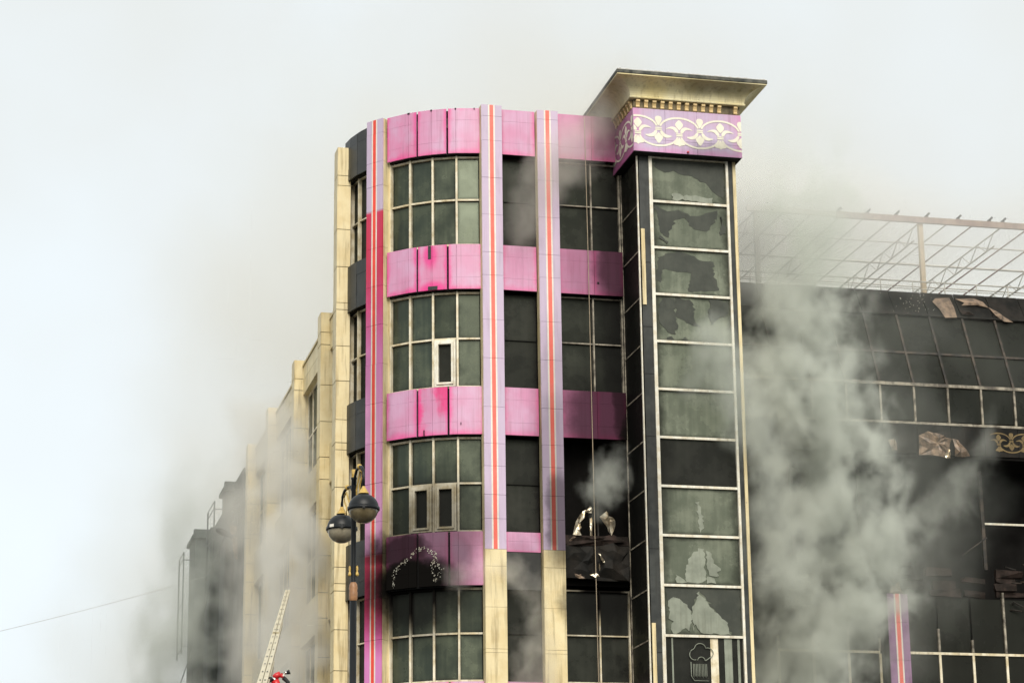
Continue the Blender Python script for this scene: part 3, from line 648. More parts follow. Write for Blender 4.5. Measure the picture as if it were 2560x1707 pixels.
# ornament: closed shapes in drawing units (y down from the top of the panel)
def mirror(p): return [(-x, y) for x, y in p][::-1]
def ring(cx, cy, rx, ry, t, a0, a1, n=22):
    o = [(cx + rx * cos(R(a0 + (a1 - a0) * k / n)), cy - ry * sin(R(a0 + (a1 - a0) * k / n))) for k in range(n + 1)]
    i = [(cx + (rx - t) * cos(R(a0 + (a1 - a0) * k / n)), cy - (ry - t) * sin(R(a0 + (a1 - a0) * k / n))) for k in range(n + 1)]
    return [[o[k], o[k + 1], i[k + 1], i[k]] for k in range(n)]
def smooth(p, it=2):
    for _ in range(it):
        q = []
        for a, b in zip(p, p[1:] + p[:1]): q += [(a[0] * .75 + b[0] * .25, a[1] * .75 + b[1] * .25), (a[0] * .25 + b[0] * .75, a[1] * .25 + b[1] * .75)]
        p = q
    return p
crB = smooth([(22, 365), (32, 420), (70, 465), (120, 486), (175, 482), (245, 446), (160, 440), (110, 420), (78, 390), (66, 365)])
crA = smooth([(14, 390), (22, 335), (60, 292), (115, 280), (180, 298), (246, 340), (170, 322), (120, 326), (85, 350), (62, 390)])
ORN_B = [smooth([(0, 112), (45, 122), (62, 165), (50, 205), (18, 260), (0, 290), (-18, 260), (-50, 205), (-62, 165), (-45, 122)], 1), [(-54, 307), (54, 307), (54, 330), (-54, 330)], [(-54, 336), (54, 336), (54, 362), (-54, 362)],
         [(0, 398), (35, 432), (76, 470), (62, 510), (20, 570), (0, 584), (-20, 570), (-62, 510), (-76, 470), (-35, 432)], crB, mirror(crB)] + ring(0, 436, 338, 206, 33, 188, 352)
ORN_A = [smooth([(0, 160), (40, 196), (72, 238), (56, 282), (14, 330), (0, 342), (-14, 330), (-56, 282), (-72, 238), (-40, 196)], 1), [(-54, 395), (54, 395), (54, 416), (-54, 416)], [(-54, 422), (54, 422), (54, 448), (-54, 448)],
         [(0, 462), (38, 516), (96, 572), (92, 594), (24, 604), (0, 626), (-24, 604), (-92, 594), (-96, 572), (-38, 516)], crA, mirror(crA)] + ring(0, 330, 345, 215, 33, 12, 168)
def clip(poly, x0, x1):
    def cut(p, x, keep):
        o = []
        for a, b in zip(p, p[1:] + p[:1]):
            ia, ib = keep(a[0]), keep(b[0])
            if ia: o.append(a)
            if ia != ib: s = (x - a[0]) / (b[0] - a[0]); o.append((x, a[1] + (b[1] - a[1]) * s))
        return o
    p = cut(poly, x0, lambda x: x >= x0)
    return cut(p, x1, lambda x: x <= x1) if len(p) > 2 else []
def ornament(frame, to3d, x0, x1, cells, mat, name='ornament', parent=None, thick=.004):
    for cx, shapes in cells:
        m = frame.mb()
        for p in shapes:
            q = clip([(x + cx, y) for x, y in p], x0, x1)
            if len(q) < 3: continue
            m.poly([to3d(x, y, 0) for x, y in q][::-1])
        if m.f: m.build(name, mat, parent or frame.root)
S = 1.24 / 740
ornament(ST, lambda x, y, d: (bu0 + x * S, bv0 - .0115, FT - y * S), 4, 3.076 / S, [(75 + 350 * i, ORN_A if i % 2 == 0 else ORN_B) for i in range(6)] + [(75 - 350, ORN_B)], M['ornament'])
ornament(ST, lambda x, y, d: (bu0 - .0115, bv0 + x * S, FT - y * S), 4, 2.6 / S, [(60 + 350 * i, ORN_B if i % 2 == 0 else ORN_A) for i in range(5)], M['ornament'])
# flip the left-hand ornaments' winding is not needed: sheets are two-sided
m = ST.mb(); m.lathe((.97, bv0 - .03, 22.80), [(0, -.03), (.03, -.015), (.03, .015), (0, .03)], 10); m.build('warning_light', M['eng_red'], ST.root)
# ---- brackets and cornice
m = ST.mb(); m.box(bu0 + .02, bu1 - .02, bv0 + .02, bv1, FT + .005, 24.24); m.build('bracket_band', M['brown_band'], ST.root)
def bracket(pos, axis):
    m = ST.mb(); prof = [(0, .0), (.035, .0), (.05, .02), (.04, .06), (.055, .11), (.075, .15), (.075, .155), (.095, .155), (.095, .21), (0, .21)]
    w = .052
    def P(s, d, z): return (pos + s, bv0 + .019 - d, FT + .012 + z) if axis == 'u' else (bu0 + .019 - d, pos + s, FT + .012 + z)
    k = len(prof); a = m.add([P(-w, d, z) for d, z in prof]); b = m.add([P(w, d, z) for d, z in prof])
    for i in range(k): m.face((a + i, a + (i + 1) % k, b + (i + 1) % k, b + i))
    m.face(range(a, a + k)); m.face(reversed(range(b, b + k)))
    m.build('bracket', M['gold'], ST.root)
for i in range(13):
    if i == 11: continue
    bracket(bu0 + .14 + i * .232, 'u')
for i in range(10): bracket(bv0 + .16 + i * .25, 'v')
def flare(prof, mats, name, v_back=3.3):     # prof (offset, z) swept round left, front and right
    m = ST.mb(); rows = [m.add([(bu0 - d, v_back, z), (bu0 - d, bv0 - d, z), (bu1 + d, bv0 - d, z), (bu1 + d, v_back, z)]) for d, z in prof]
    for a, b in zip(rows, rows[1:]):
        for k in range(3): m.face((a + k, a + k + 1, b + k + 1, b + k), 0)
    m.face([rows[-1] + 3 - k for k in range(4)]); m.face([rows[0] + k for k in range(4)])
    return m.build(name, mats, ST.root)
flare([(.0, 24.24), (.105, 24.245), (.115, 24.27), (.105, 24.29), (.09, 24.30)], M['cove'], 'ledge')
flare([(.085, 24.30)] + [(.09 + .46 * (1 - cos(R(a))), 24.30 + .40 * sin(R(a))) for a in range(0, 91, 9)], M['cove'], 'cornice')
flare([(.56, 24.70), (.585, 24.705), (.585, 24.73), (.57, 24.735)], M['cove'], 'cornice_lip')
flare([(.565, 24.735), (.60, 24.745), (.60, 24.83), (.57, 24.85)], M['roof_dark'], 'roof_edge')
m = ST.mb()                                   # crumbling coping stones along the roof edge
for i in range(70):
    u = bu0 - .58 + i * .061; h = random.uniform(.0, .022); m.box(u, u + random.uniform(.03, .055), bv0 - .59, bv0 - .45, 24.84, 24.852 + h)
tag(m.build('coping_grit', M['steel_pale'], ST.root), kind='stuff')
for u in (.15, 1.3): part('cove_joint', 'joint', [(u, u + .006, bv0 - .098, bv0 - .094, 24.305, 24.34)])

# ================================================================== SIDE WING (street to the left)
SW = Frame('side_wing', -6.0, 15.0, 'long cream side wing with tall pilasters receding down the street', 'building')
m = SW.mb(); m.box(-7.2, -1, 5.2, 24.2, GROUND, 19.3); m.build('wall', M['core'], SW.root)
pil = [7.1, 12.4, 18.45, 23.75]; fl = 3.93
JW = [18.98, 17.78, 16.70, 15.66, 15.01, 13.87, 12.82, 11.77, 11.05, 9.95, 8.9, 7.85, 7.1, 6., 4.9, 3.8, 2.7, 1.6, .5]
for v in pil: cream_pier(SW, -7.9, -7.3, v, v + .56, 19.95, [19.35] + JW)
bays = [(5.05, 7.1), (7.66, 12.4), (12.96, 18.45), (19.01, 23.75)]
for a, b in bays:
    for k in range(6):
        zt, zb = 18.82 - fl * k, 16.03 - fl * k            # window opening
        top = 19.72 if k == 0 else 16.03 - fl * (k - 1)
        n = max(1, round((b - a) / 1.6))
        for i in range(n):
            s0, s1 = a + (b - a) * i / n, a + (b - a) * (i + 1) / n
            zs = [zt, (zt + top) / 2, top]
            for z0, z1 in zip(zs, zs[1:]):
                m = SW.mb(); m.box(-7.62 - random.uniform(0, .006), -7.3, s0 + .005, s1 - .005, z0 + .006, z1 - .006); m.build('cladding_panel', M['cream'], SW.root)
        if zb < 4: continue
        nn = max(2, round((b - a) / .95)); w_ = (b - a) / nn; m = SW.mb()
        for i in range(nn + 1): m.box(-7.46, -7.38, a + i * w_ - .025, a + i * w_ + .025, zb, zt)
        m.box(-7.455, -7.385, a, b, zt - .06, zt); m.box(-7.455, -7.385, a, b, zb, zb + .05); m.box(-7.455, -7.385, a, b, zb + 1.35, zb + 1.40)
        wd = m.build('window', M['cream_frame'], SW.root)
        for i in range(nn):
            for z0, z1 in ((zb + .05, zb + 1.35), (zb + 1.4, zt - .06)):
                m = SW.mb(); m.box(-7.425, -7.41, a + i * w_ + .025, a + (i + 1) * w_ - .025, z0, z1); m.build('pane', M['glass_wing'], wd)
m = SW.mb(); m.box(-7.66, -7.0, 5.05, 24.3, 19.73, 19.80); m.build('coping', M['cream'], SW.root)

# ================================================================== FAR ANNEX (burnt, behind smoke)
FA = Frame('burnt_annex', -6.5, 35.0, 'dark burnt annex beyond the last pilaster with jagged edge in smoke', 'building')
m = FA.mb(); m.box(-7.75, -1, 24.35, 41, GROUND, 19.3); m.build('wall', M['far'], FA.root)
for (v0, v1, u, z, cap) in ((24.5, 27.2, -7.95, 19.25, 0), (27.2, 28.4, -8.25, 18.95, 1), (29.0, 30.6, -8.05, 18.5, 0), (32.6, 34.2, -8.2, 18.7, 0), (36.4, 38.6, -8.4, 19.0, 1)):
    m = FA.mb(); m.box(u, -7.7, v0, v1, GROUND, z); p = m.build('pilaster', M['far'], FA.root)
    if cap:
        m = FA.mb(); m.box(u - .12, -7.6, v0 - .1, v1 + .1, z + .002, z + .14); m.box(u - .05, -7.65, v0, v0 + .3, z + .141, z + .38); m.build('cap', M['far'], p)
for k in range(3):
    for v in (24.9, 26.1, 28.8, 31.2, 34.8, 39.2):
        m = FA.mb(); m.box(-7.79, -7.74, v, v + 1., 16.2 - 3.9 * k, 18.2 - 3.9 * k); m.build('window', M['core'], FA.root)
for (v0, v1, u, z0, z1) in ((29.2, 31.4, -8.45, 16.4, 19.0), (37.4, 39.2, -8.75, 14.5, 18.6)):
    m = FA.mb()
    for v in (v0, v1):
        m.tube([(u, v, z0), (u, v, z1)], .03, 6)
    for z in (z0 + .2, (z0 + z1) / 2, z1 - .25, z1): m.tube([(u, v0, z), (u, v1, z)], .02, 6)
    for z in (z0 + .3, z1 - .3): m.tube([(u, v0, z), (-7.8, v0, z)], .02, 6)
    m.build('bracket_frame', M['lamp_black'], FA.root)
crumple([(-8.25, 17.45), (-7.75, 17.35), (-7.72, 16.7), (-7.86, 16.1), (-8.05, 16.3)], 0, M['peeled'], 'peeled_sheet', FA, 25.9, .05, 21)
FLD = Frame('floodlight', -8.2, 25.6, 'dark oval floodlight on an arm from the burnt annex wall', 'lamp')
m = FLD.mb()
prof = [(0, -.34), (.10, -.30), (.15, -.15), (.16, 0), (.12, .18), (.05, .30), (0, .33)]
rings = []
for r, s in prof: rings.append(m.add([(-8.45 + s, 25.6 + r * cos(2 * pi * k / 12), 17.07 - .12 * s / .33 + r * .8 * sin(2 * pi * k / 12)) for k in range(12)]))
for a, b in zip(rings, rings[1:]):
    for k in range(12): m.face((a + k, a + (k + 1) % 12, b + (k + 1) % 12, b + k), 0, None, True)
m.build('lamp_head', M['lamp_black'], FLD.root)
m = FLD.mb(); m.tube([(-8.2, 25.6, 17.0), (-7.85, 25.6, 17.02)], .045, 8); m.build('arm', M['lamp_black'], FLD.root)
m = FLD.mb(); m.tube([(-8.0, 25.6, 17.02), (-8.0, 25.6, 18.1)], .035, 8); m.build('stem', M['lamp_black'], FLD.root)
m = FLD.mb(); m.lathe((-8.0, 25.6, 18.05), [(0, .14), (.16, .12), (.2, .04), (.2, -.04), (.12, -.08), (0, -.08)], 14); m.build('cap', M['lamp_black'], FLD.root)

# ================================================================== BURNT WING (right of the tower)
BW = Frame('burnt_wing', 9.0, 9.0, 'burnt out right wing with sloped sooted glazing and charred bands', 'building')
VB, UR = 5.0, 19.0; UL = 2.45
m = BW.mb(); m.box(UL, UR, 7.6, 27, GROUND, 21.2); m.build('wall', M['core'], BW.root)
m = BW.mb(); m.box(UL, UR, 6.7, 27, 21.22, 21.36); m.build('roof', M['roof_dark'], BW.root)
mul = [9.43 + 1.063 * i for i in range(-6, 10)]
# sloped upper band and sloped glazing: section (v, z)
SA, SB, SC = (6.58, 21.45), (6.02, 20.55), (5.0, 18.12)
def slope(m, u0, u1, p, q, t=.04, mat=0, out=0.):
    n = Vector((-(p[1] - q[1]), (p[0] - q[0]))); n.normalize()   # outward: towards -v, +z
    if n.x > 0: n = -n
    a = lambda s, d: (s[0] + n.x * d, s[1] + n.y * d)
    P0, P1, Q0, Q1 = a(p, out), a(p, out - t), a(q, out), a(q, out - t)
    m.hexa([(u0, *Q0), (u1, *Q0), (u1, *P0), (u0, *P0), (u0, *Q1), (u1, *Q1), (u1, *P1), (u0, *P1)], mat)
lerp = lambda p, q, s: (p[0] + (q[0] - p[0]) * s, p[1] + (q[1] - p[1]) * s)
SM = lerp(SB, SC, .56)
for i, (a, b) in enumerate(zip(mul, mul[1:])):
    m = BW.mb(); slope(m, a + .012, b - .012, SA, lerp(SA, SB, .96), .04, 0, random.uniform(-.01, .02)); m.build('charred_panel', M['char'], BW.root)
    for p, q, r in ((SB, SM, 0), (SM, SC, 1)):
        m = BW.mb(); slope(m, a + .03, b - .03, lerp(p, q, .03), lerp(p, q, .97), .02, 0, -.03); m.build('sloped_pane', M['glass_char'], BW.root)
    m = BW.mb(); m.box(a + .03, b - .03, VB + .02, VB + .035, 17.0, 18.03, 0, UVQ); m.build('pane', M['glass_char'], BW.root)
for a in mul:
    m = BW.mb(); slope(m, a - .035, a + .035, lerp(SA, SB, .98), SC, .10, 0, .03); m.build('rafter', M['rust_frame'], BW.root)
    m = BW.mb(); m.box(a - .03, a + .03, VB - .03, VB + .07, 16.96, 18.03); m.build('mullion', M['burnt_frame'], BW.root)
m = BW.mb(); slope(m, UL, UR, lerp(SB, SC, .545), lerp(SB, SC, .575), .08, 0, .015); m.build('sloped_transom', M['rust_frame'], BW.root)
m = BW.mb(); slope(m, UL, UR, lerp(SA, SB, .97), lerp(SA, SB, 1.05), .1, 0, .05); m.build('ledge', M['char'], BW.root)
part('transom', 'burnt_frame', [(UL, UR, VB - .05, VB + .08, 18.04, 18.13)], BW)
part('transom', 'burnt_frame', [(UL, UR, VB - .04, VB + .08, 16.88, 16.95)], BW)
# frieze band with ornament on the right
edges = [mul[i] for i in range(len(mul))]
for a, b in zip(edges, edges[1:]):
    m = BW.mb(); m.box(a + .006, b - .006, VB - .06 - random.uniform(0, .012), VB + .02, 15.99, 16.86); m.build('frieze_panel', M['char'], BW.root)
m = BW.mb(); m.box(UL, UR, VB - .02, 7.5, 15.9, 15.985); m.build('soffit', M['core'], BW.root)
S2 = .86 / 740
ornament(BW, lambda x, y, d: (11.70 + x * S2, VB - .078, 16.86 - y * S2), 30, 7.2 / S2, [(250 + 350 * i, ORN_A if i % 2 == 0 else ORN_B) for i in range(6)], M['gold_print'])
crumple([(9.42, 16.5), (9.7, 16.62), (9.94, 16.6), (10.2, 16.52), (10.47, 16.45), (10.40, 16.15), (10.36, 15.86), (10.0, 15.9), (9.45, 15.95)], 0, M['peeled'], 'peeled_sheet', BW, 4.84, .09, 31)
crumple([(10.52, 16.47), (10.68, 16.42), (10.84, 16.27), (11.02, 15.96), (10.75, 15.93), (10.56, 15.94)], 0, M['peeled'], 'peeled_sheet', BW, 4.84, .07, 33)
crumple([(10.18, 15.95), (10.3, 16.1), (10.36, 16.05), (10.34, 15.86), (10.2, 15.84)], 0, M['metal'], 'crumpled_sheet', BW, 4.74, .04, 34)
crumple([(8.5, 16.35), (8.7, 16.4), (8.75, 16.05), (8.55, 16.0)], 0, M['peeled'], 'peeled_sheet', BW, 4.85, .05, 35)
def on_slope(poly, mat, name, seed, off=.06):
    rnd = random.Random(seed); m = BW.mb()
    q = [(u, 6.58 - (21.45 - z) * .622 - off - rnd.uniform(0, .05), z) for u, z in poly]
    cu, cz = sum(p[0] for p in q) / len(q), sum(p[2] for p in q) / len(q); n = m.add(q); c = m.add([(cu, 6.58 - (21.45 - cz) * .622 - off - .1, cz)])
    for i in range(len(q)): m.face((n + (i + 1) % len(q), n + i, c))
    o = m.build(name, mat, BW.root); s = o.modifiers.new('thickness', 'SOLIDIFY'); s.thickness = .008
on_slope([(10.76, 21.1), (10.9, 21.24), (11.38, 21.29), (11.39, 20.9), (11.37, 20.52), (10.97, 20.48), (10.9, 20.8)], M['peeled'], 'peeled_sheet', 41)
on_slope([(11.55, 21.25), (12.2, 21.33), (12.45, 21.2), (12.56, 20.98), (12.2, 21.05), (11.67, 21.0), (11.8, 21.12)], M['peeled'], 'peeled_sheet', 42)
on_slope([(11.55, 20.85), (11.9, 20.8), (12.0, 20.66), (11.6, 20.64)], M['char_brown'], 'peeled_sheet', 43)
on_slope([(12.56, 21.0), (12.85, 20.8), (13.0, 20.55), (13.2, 20.46), (12.9, 20.47), (12.7, 20.7)], M['peeled'], 'peeled_sheet', 44)
m = BW.mb(); rnd = random.Random(5)
for i in range(55):
    u = rnd.gauss(10.1, .3); z = rnd.uniform(20.55, 21.35); v = 6.58 - (21.45 - z) * .622 - .05; r = rnd.uniform(.005, .016)
    m.poly([(u - r, v, z - r), (u + r, v, z - r * .5), (u + r * .4, v + .01, z + r)])
tag(m.build('flaked_paint', M['white_frame'], BW.root), kind='stuff')
# gutted storey and charred band
for a in (3.9, 6.0, 8.1, 12.0, 14.6): part('charred_post', 'rust_frame', [(a - .05, a + .05, 6.4, 6.5, 12.9, 15.9)], BW)
part('transom', 'white_frame', [(12.05, 13.4, 6.38, 6.46, 14.25, 14.31)], BW)
part('back_wall', 'core', [(UL, UR, 6.9, 7.55, 8, 15.88)], BW)
for i, (a, b) in enumerate(zip(edges, edges[1:])):
    for z0, z1 in ((11.82, 11.98), (12.0, 12.22), (12.24, 12.36), (12.39, 12.62), (12.64, 12.8)):
        if random.random() < .25: continue
        m = BW.mb(); e = random.uniform(0, .07); j = lambda k: random.gauss(0, k); x1 = b - random.uniform(.01, .45); x0 = a + abs(j(.1)); y0 = VB + .02 - e
        m.hexa([(x0, y0 + j(.03), z0 + j(.025)), (x1, y0 + j(.05), z0 + j(.05)), (x1, y0 + j(.05), z1 + j(.04)), (x0 + j(.03), y0 + j(.03), z1 + j(.02)), (x0, VB + .12, z0), (x1, VB + .12, z0), (x1, VB + .12, z1), (x0, VB + .12, z1)]); m.build('charred_panel', M['char_brown'] if a > 9.2 else M['char'], BW.root)
m = BW.mb(); rnd = random.Random(8)
for i in range(26):
    u = rnd.uniform(11.8, 14.5); z = rnd.uniform(11.3, 12.8); L = rnd.uniform(.1, .5); a = rnd.uniform(-.6, .6)
    m.strut((u, 4.85 + rnd.uniform(-.1, .2), z), (u + L * cos(a), 4.85 + rnd.uniform(-.15, .2), z + L * sin(a)), rnd.uniform(.015, .04))
tag(m.build('hanging_debris', M['rust_frame'], BW.root), kind='stuff')
m = BW.mb(); m.strut((10.6, 4.9, 13.0), (11.4, 4.9, 13.55), .025); m.strut((12.4, 4.9, 10.9), (13.6, 4.9, 11.75), .03); m.build('fallen_strut', M['rust_frame'], BW.root)
# lower windows
mlo = [4.88, 5.93, 6.98, 7.93, 8.7, 9.75, 10.78, 11.81, 12.84, 13.87, 14.9]
for i, a in enumerate(mlo):
    part('mullion', 'cream_frame', [(a - .035, a + .035, VB - .04, VB + .06, 7.2, 10.1)], BW)
    part('mullion', 'burnt_frame', [(a - .03, a + .03, VB - .04, VB + .06, 10.18, 10.55 + (.3 if i % 3 else .0) + (1.1 if i in (7,) else 0))], BW)
for a, b in zip(mlo, mlo[1:]):
    if abs(a - 7.93) < .01: continue
    part('transom', 'cream_frame', [(a, b, VB - .035, VB + .06, 10.105, 10.175)], BW)
    m = BW.mb(); m.box(a + .03, b - .03, VB + .01, VB + .025, 7.3, 10.1); m.build('pane', M['glass_char'], BW.root)
    m = BW.mb(); m.box(a + .03, b - .03, VB + .03, VB + .045, 10.18, 11.75); m.build('pane', M['glass_char'], BW.root)
part('shop_front', 'glass_dark', [(UL, UR, VB, VB + .1, GROUND, 7.1)], BW)
pier((8.34, 4.5), 0, .62, .5, 11.75, [10.93, 9.85, 8.75, 7.65, 6.5, 5.3, 4., 2.7, 1.4, .1], [surf('sooted_lilac_cladding', (.33, .17, .33), .45, .4, .15, 2, (.24, .12, .24), 0, .5), M['white'], M['orange'], M['char']], -9, False, frame=BW)
crumple([(8.1, 11.75), (8.2, 12.0), (8.3, 11.9), (8.4, 12.1), (8.5, 11.8), (8.6, 11.72)], 0, M['peeled'], 'peeled_sheet', BW, 4.5, .05, 51)

# ---- railing on the roof edge
RL = Frame('roof_railing', 9.0, 6.75, 'thin pale railing along the roof edge of the burnt wing', 'railing')
m = RL.mb(); m.tube([(UL, 6.75, 21.86), (UR, 6.75, 21.86)], .022, 6); m.build('top_rail', M['steel_pale'], RL.root)
m = RL.mb(); m.tube([(UL, 6.75, 21.62), (UR, 6.75, 21.62)], .014, 6); m.build('lower_rail', M['steel_pale'], RL.root)
for i in range(16):
    m = RL.mb(); m.tube([(3.0 + i * 1.05, 6.75, 21.36), (3.0 + i * 1.05, 6.75, 21.86)], .018, 6); m.build('railing_post', M['steel_pale'], RL.root)

# ---- bare steel roof frame
RF = Frame('roof_frame', 9.0, 10.0, 'bare steel roof frame of trusses and posts above the burnt wing', 'roof frame')
ZB = 23.92
m = RF.mb(); m.box(8.0, UR, 6.76, 6.86, ZB - .13, ZB + .06); m.build('edge_beam', M['steel_rust'], RF.root)
m = RF.mb(); m.box(5.1, 7.99, 6.77, 6.85, ZB - .10, ZB + .05); m.build('edge_beam', M['steel_pale'], RF.root)
def truss(u, z=ZB - .1, h=.42, v0=6.9, v1=25., step=.62):
    m = RF.mb(); m.strut((u, v0, z), (u, v1, z), .045); m.strut((u, v0 + .5, z - h), (u, v1, z - h), .045)
    k = int((v1 - v0 - .5) / step)
    for i in range(k):
        a = v0 + .5 + i * step; m.strut((u, a, z - h if i % 2 else z), (u, a + step, z if i % 2 else z - h), .026)
    m.build('truss', M['steel_pale'], RF.root)
for u in (5.35, 8.1, 10.75, 13.45, 16.2): truss(u)
for u in (6.3, 7.2, 8.95, 9.85, 11.7, 12.55, 14.4, 15.3):
    m = RF.mb(); m.strut((u, 6.9, ZB - .05), (u, 25., ZB - .05), .042); m.build('rafter', M['steel_pale'] if u < 12 else M['steel_rust'], RF.root)
for v in (9.2, 11.3, 13.6, 16., 18.5, 21.):
    m = RF.mb(); m.strut((5.1, v, ZB + .02), (UR, v, ZB + .02), .055 if v in (11.3, 16.) else .035); m.build('purlin', M['steel_pale'], RF.root)
for u, mt in ((5.43, 'steel_pale'), (10.79, 'sand_post'), (16.2, 'steel_pale')):
    m = RF.mb(); m.box(u - .07, u + .07, 6.88, 7.02, 21.36, ZB + .1); m.build('post', M[mt], RF.root)
for u in (5.43, 10.8, 16.2):
    m = RF.mb(); m.box(u - .06, u + .06, 15.9, 16.02, 21.36, ZB - .5); m.build('post', M['steel_pale'], RF.root)
for u in (8.05, 9.0, 9.95, 10.95, 12.0, 13.05, 13.5):
    m = RF.mb(); m.box(u - .04, u + .06, 6.78, 6.84, ZB + .061, ZB + .12); m.strut((u, 6.8, ZB + .10), (u + .1, 6.75, ZB + .2), .05); m.build('bolt_plate', M['lamp_black'], RF.root)

# ================================================================== hanging cable in front of the bay beside the tower
HC = Frame('hanging_cable', -1.42, 1.35, 'thin pale cable hanging down the front beside the stair tower', 'cable')
m = HC.mb(); m.tube([(-1.45, 1.38, 24.30), (-1.43, 1.36, 20), (-1.42, 1.36, 16), (-1.40, 1.38, 12), (-1.39, 1.36, 8), (-1.38, 1.36, -1.6)], .010, 6); m.build('cable_strand', M['cream_cable'], HC.root)

# ================================================================== street lamp with two globes (world axes)
class WFrame(Frame):
    def __init__(s, name, x, y, label, cat, group=None):
        e = bpy.data.objects.new(name, None); col.objects.link(e); e.location = (x, y, 0); tag(e, label, cat, group); s.root = e; s.off = (-x, -y, 0)
LX, LY = -2.432, 36.0
LP = WFrame('street_lamp', LX, LY, 'black and gold street lamp with two half-black globes', 'street lamp')
zt = 8.199 + ZC
m = LP.mb(); m.lathe((LX, LY, 0), [(.16, 0), (.16, .5), (.1, .6), (.075, 1.2), (.055, 1.3), (.052, 7.9), (.0, 7.9)], 16); m.build('lower_pole', M['lamp_black'], LP.root)
m = LP.mb(); m.lathe((LX, LY, 0), [(.052, 7.88), (.062, 7.90), (.066, 8.0), (.060, 8.03), (.066, 8.07), (.058, 8.13), (.04, 8.16)], 16); m.build('collar', surf('copper_collar', (.40, .20, .09), .45, .5, .2, 10, None, 0, .2), LP.root)
m = LP.mb(); m.lathe((LX, LY, 0), [(.040, 8.15), (.040, 9.74), (.046, 9.75), (.046, 9.77), (0, 9.77)], 14); m.build('pole', M['lamp_black'], LP.root)
m = LP.mb()
for s in (-1, 1): m.lathe((LX + s * .055, LY, 8.28), [(0, -.03), (.022, -.02), (.03, 0), (.02, .03), (.012, .05), (.02, .08), (.016, .12), (0, .14)], 10)
m.build('scroll_knob', M['lamp_gold'], LP.root)
m = LP.mb(); prof = [(.0, 9.90), (.036, 9.895)]
for k in range(5): z = 9.885 - k * .018; prof += [(.042, z), (.036, z - .009)]
prof += [(.03, 9.79), (.046, 9.785), (.046, 9.771), (0, 9.77)]
m.lathe((LX, LY, 0), prof, 14); m.build('finial', M['lamp_gold'], LP.root)
def globe(cx, cy, cz, peak, bowl, sticker=False):
    ax, ay = cx - LX, cy - LY; Ln = math.hypot(ax, ay); dx, dy = ax / Ln, ay / Ln
    H = lambda s, z: (LX + dx * s, LY + dy * s, z)
    top = cz + .30
    path = [H(.03, peak - .22), H(.06, peak - .10), H(.14, peak - .02), H(Ln * .55, peak), H(Ln * .8, peak - .03), H(Ln * .95, peak - .10), H(Ln, peak - .2), H(Ln, top)]
    m = LP.mb(); m.tube(path, .022, 10); arm = m.build('arm', M['lamp_black'], LP.root)
    m = LP.mb(); sc = [H(.05, peak - .45), H(.10, peak - .50), H(.16, peak - .44), H(.15, peak - .32), H(Ln * .5, peak - .16), H(Ln * .62, peak - .07), H(Ln * .8, peak - .1), H(Ln * .78, peak - .2), H(Ln * .6, peak - .3), H(Ln * .62, peak - .42), H(Ln * .72, peak - .40)]
    m.tube(sc, .013, 8); m.lathe(H(Ln * .55, peak), [(0, .045), (.035, .03), (.04, 0), (.03, -.03), (0, -.04)], 10); m.build('scroll', M['lamp_gold'], arm)
    m = LP.mb(); m.lathe((cx, cy, cz), [(.025, .335), (.03, .31), (.045, .29), (.062, .255), (.078, .24), (.085, .222)], 16); m.build('globe_collar', M['lamp_gold'], LP.root)
    r = .228
    m = LP.mb(); m.lathe((cx, cy, cz), [(r * sin(R(a)), r * cos(R(a)) * .97) for a in range(4, 91, 6)] + [(.243, .012), (.243, -.03), (.228, -.034), (.215, -.03)], 40); m.build('globe_cap', M['lamp_black'], LP.root)
    m = LP.mb(); m.lathe((cx, cy, cz - .02), [(r * .955 * sin(R(a)), -r * .92 * cos(R(a))) for a in range(0, 91, 6)][::-1], 40); b_ = m.build('globe_bowl', bowl, LP.root)
    m = LP.mb()
    for a in (35, 155, 275): m.box(cx + .236 * cos(R(a)) - .02, cx + .236 * cos(R(a)) + .02, cy + .236 * sin(R(a)) - .02, cy + .236 * sin(R(a)) + .02, cz - .04, cz + .02)
    m.build('rim_clip', M['lamp_black'], LP.root)
    if sticker:
        m = LP.mb(); n = 6
        pts = [(cx + .2455 * cos(R(225 + k * 3.2)), cy + .2455 * sin(R(225 + k * 3.2))) for k in range(n + 1)]
        for p, q in zip(pts, pts[1:]): m.poly([(*p, cz - .015), (*q, cz - .01), (*q, cz + .035), (*p, cz + .03)])
        m.build('sticker', M['white'], LP.root)
globe(-2.253, 35.5, 7.49 + ZC, zt - .02, M['bowl'])
globe(-2.649, 36.5, 7.39 + ZC, zt - .22, M['bowl_pale'], True)

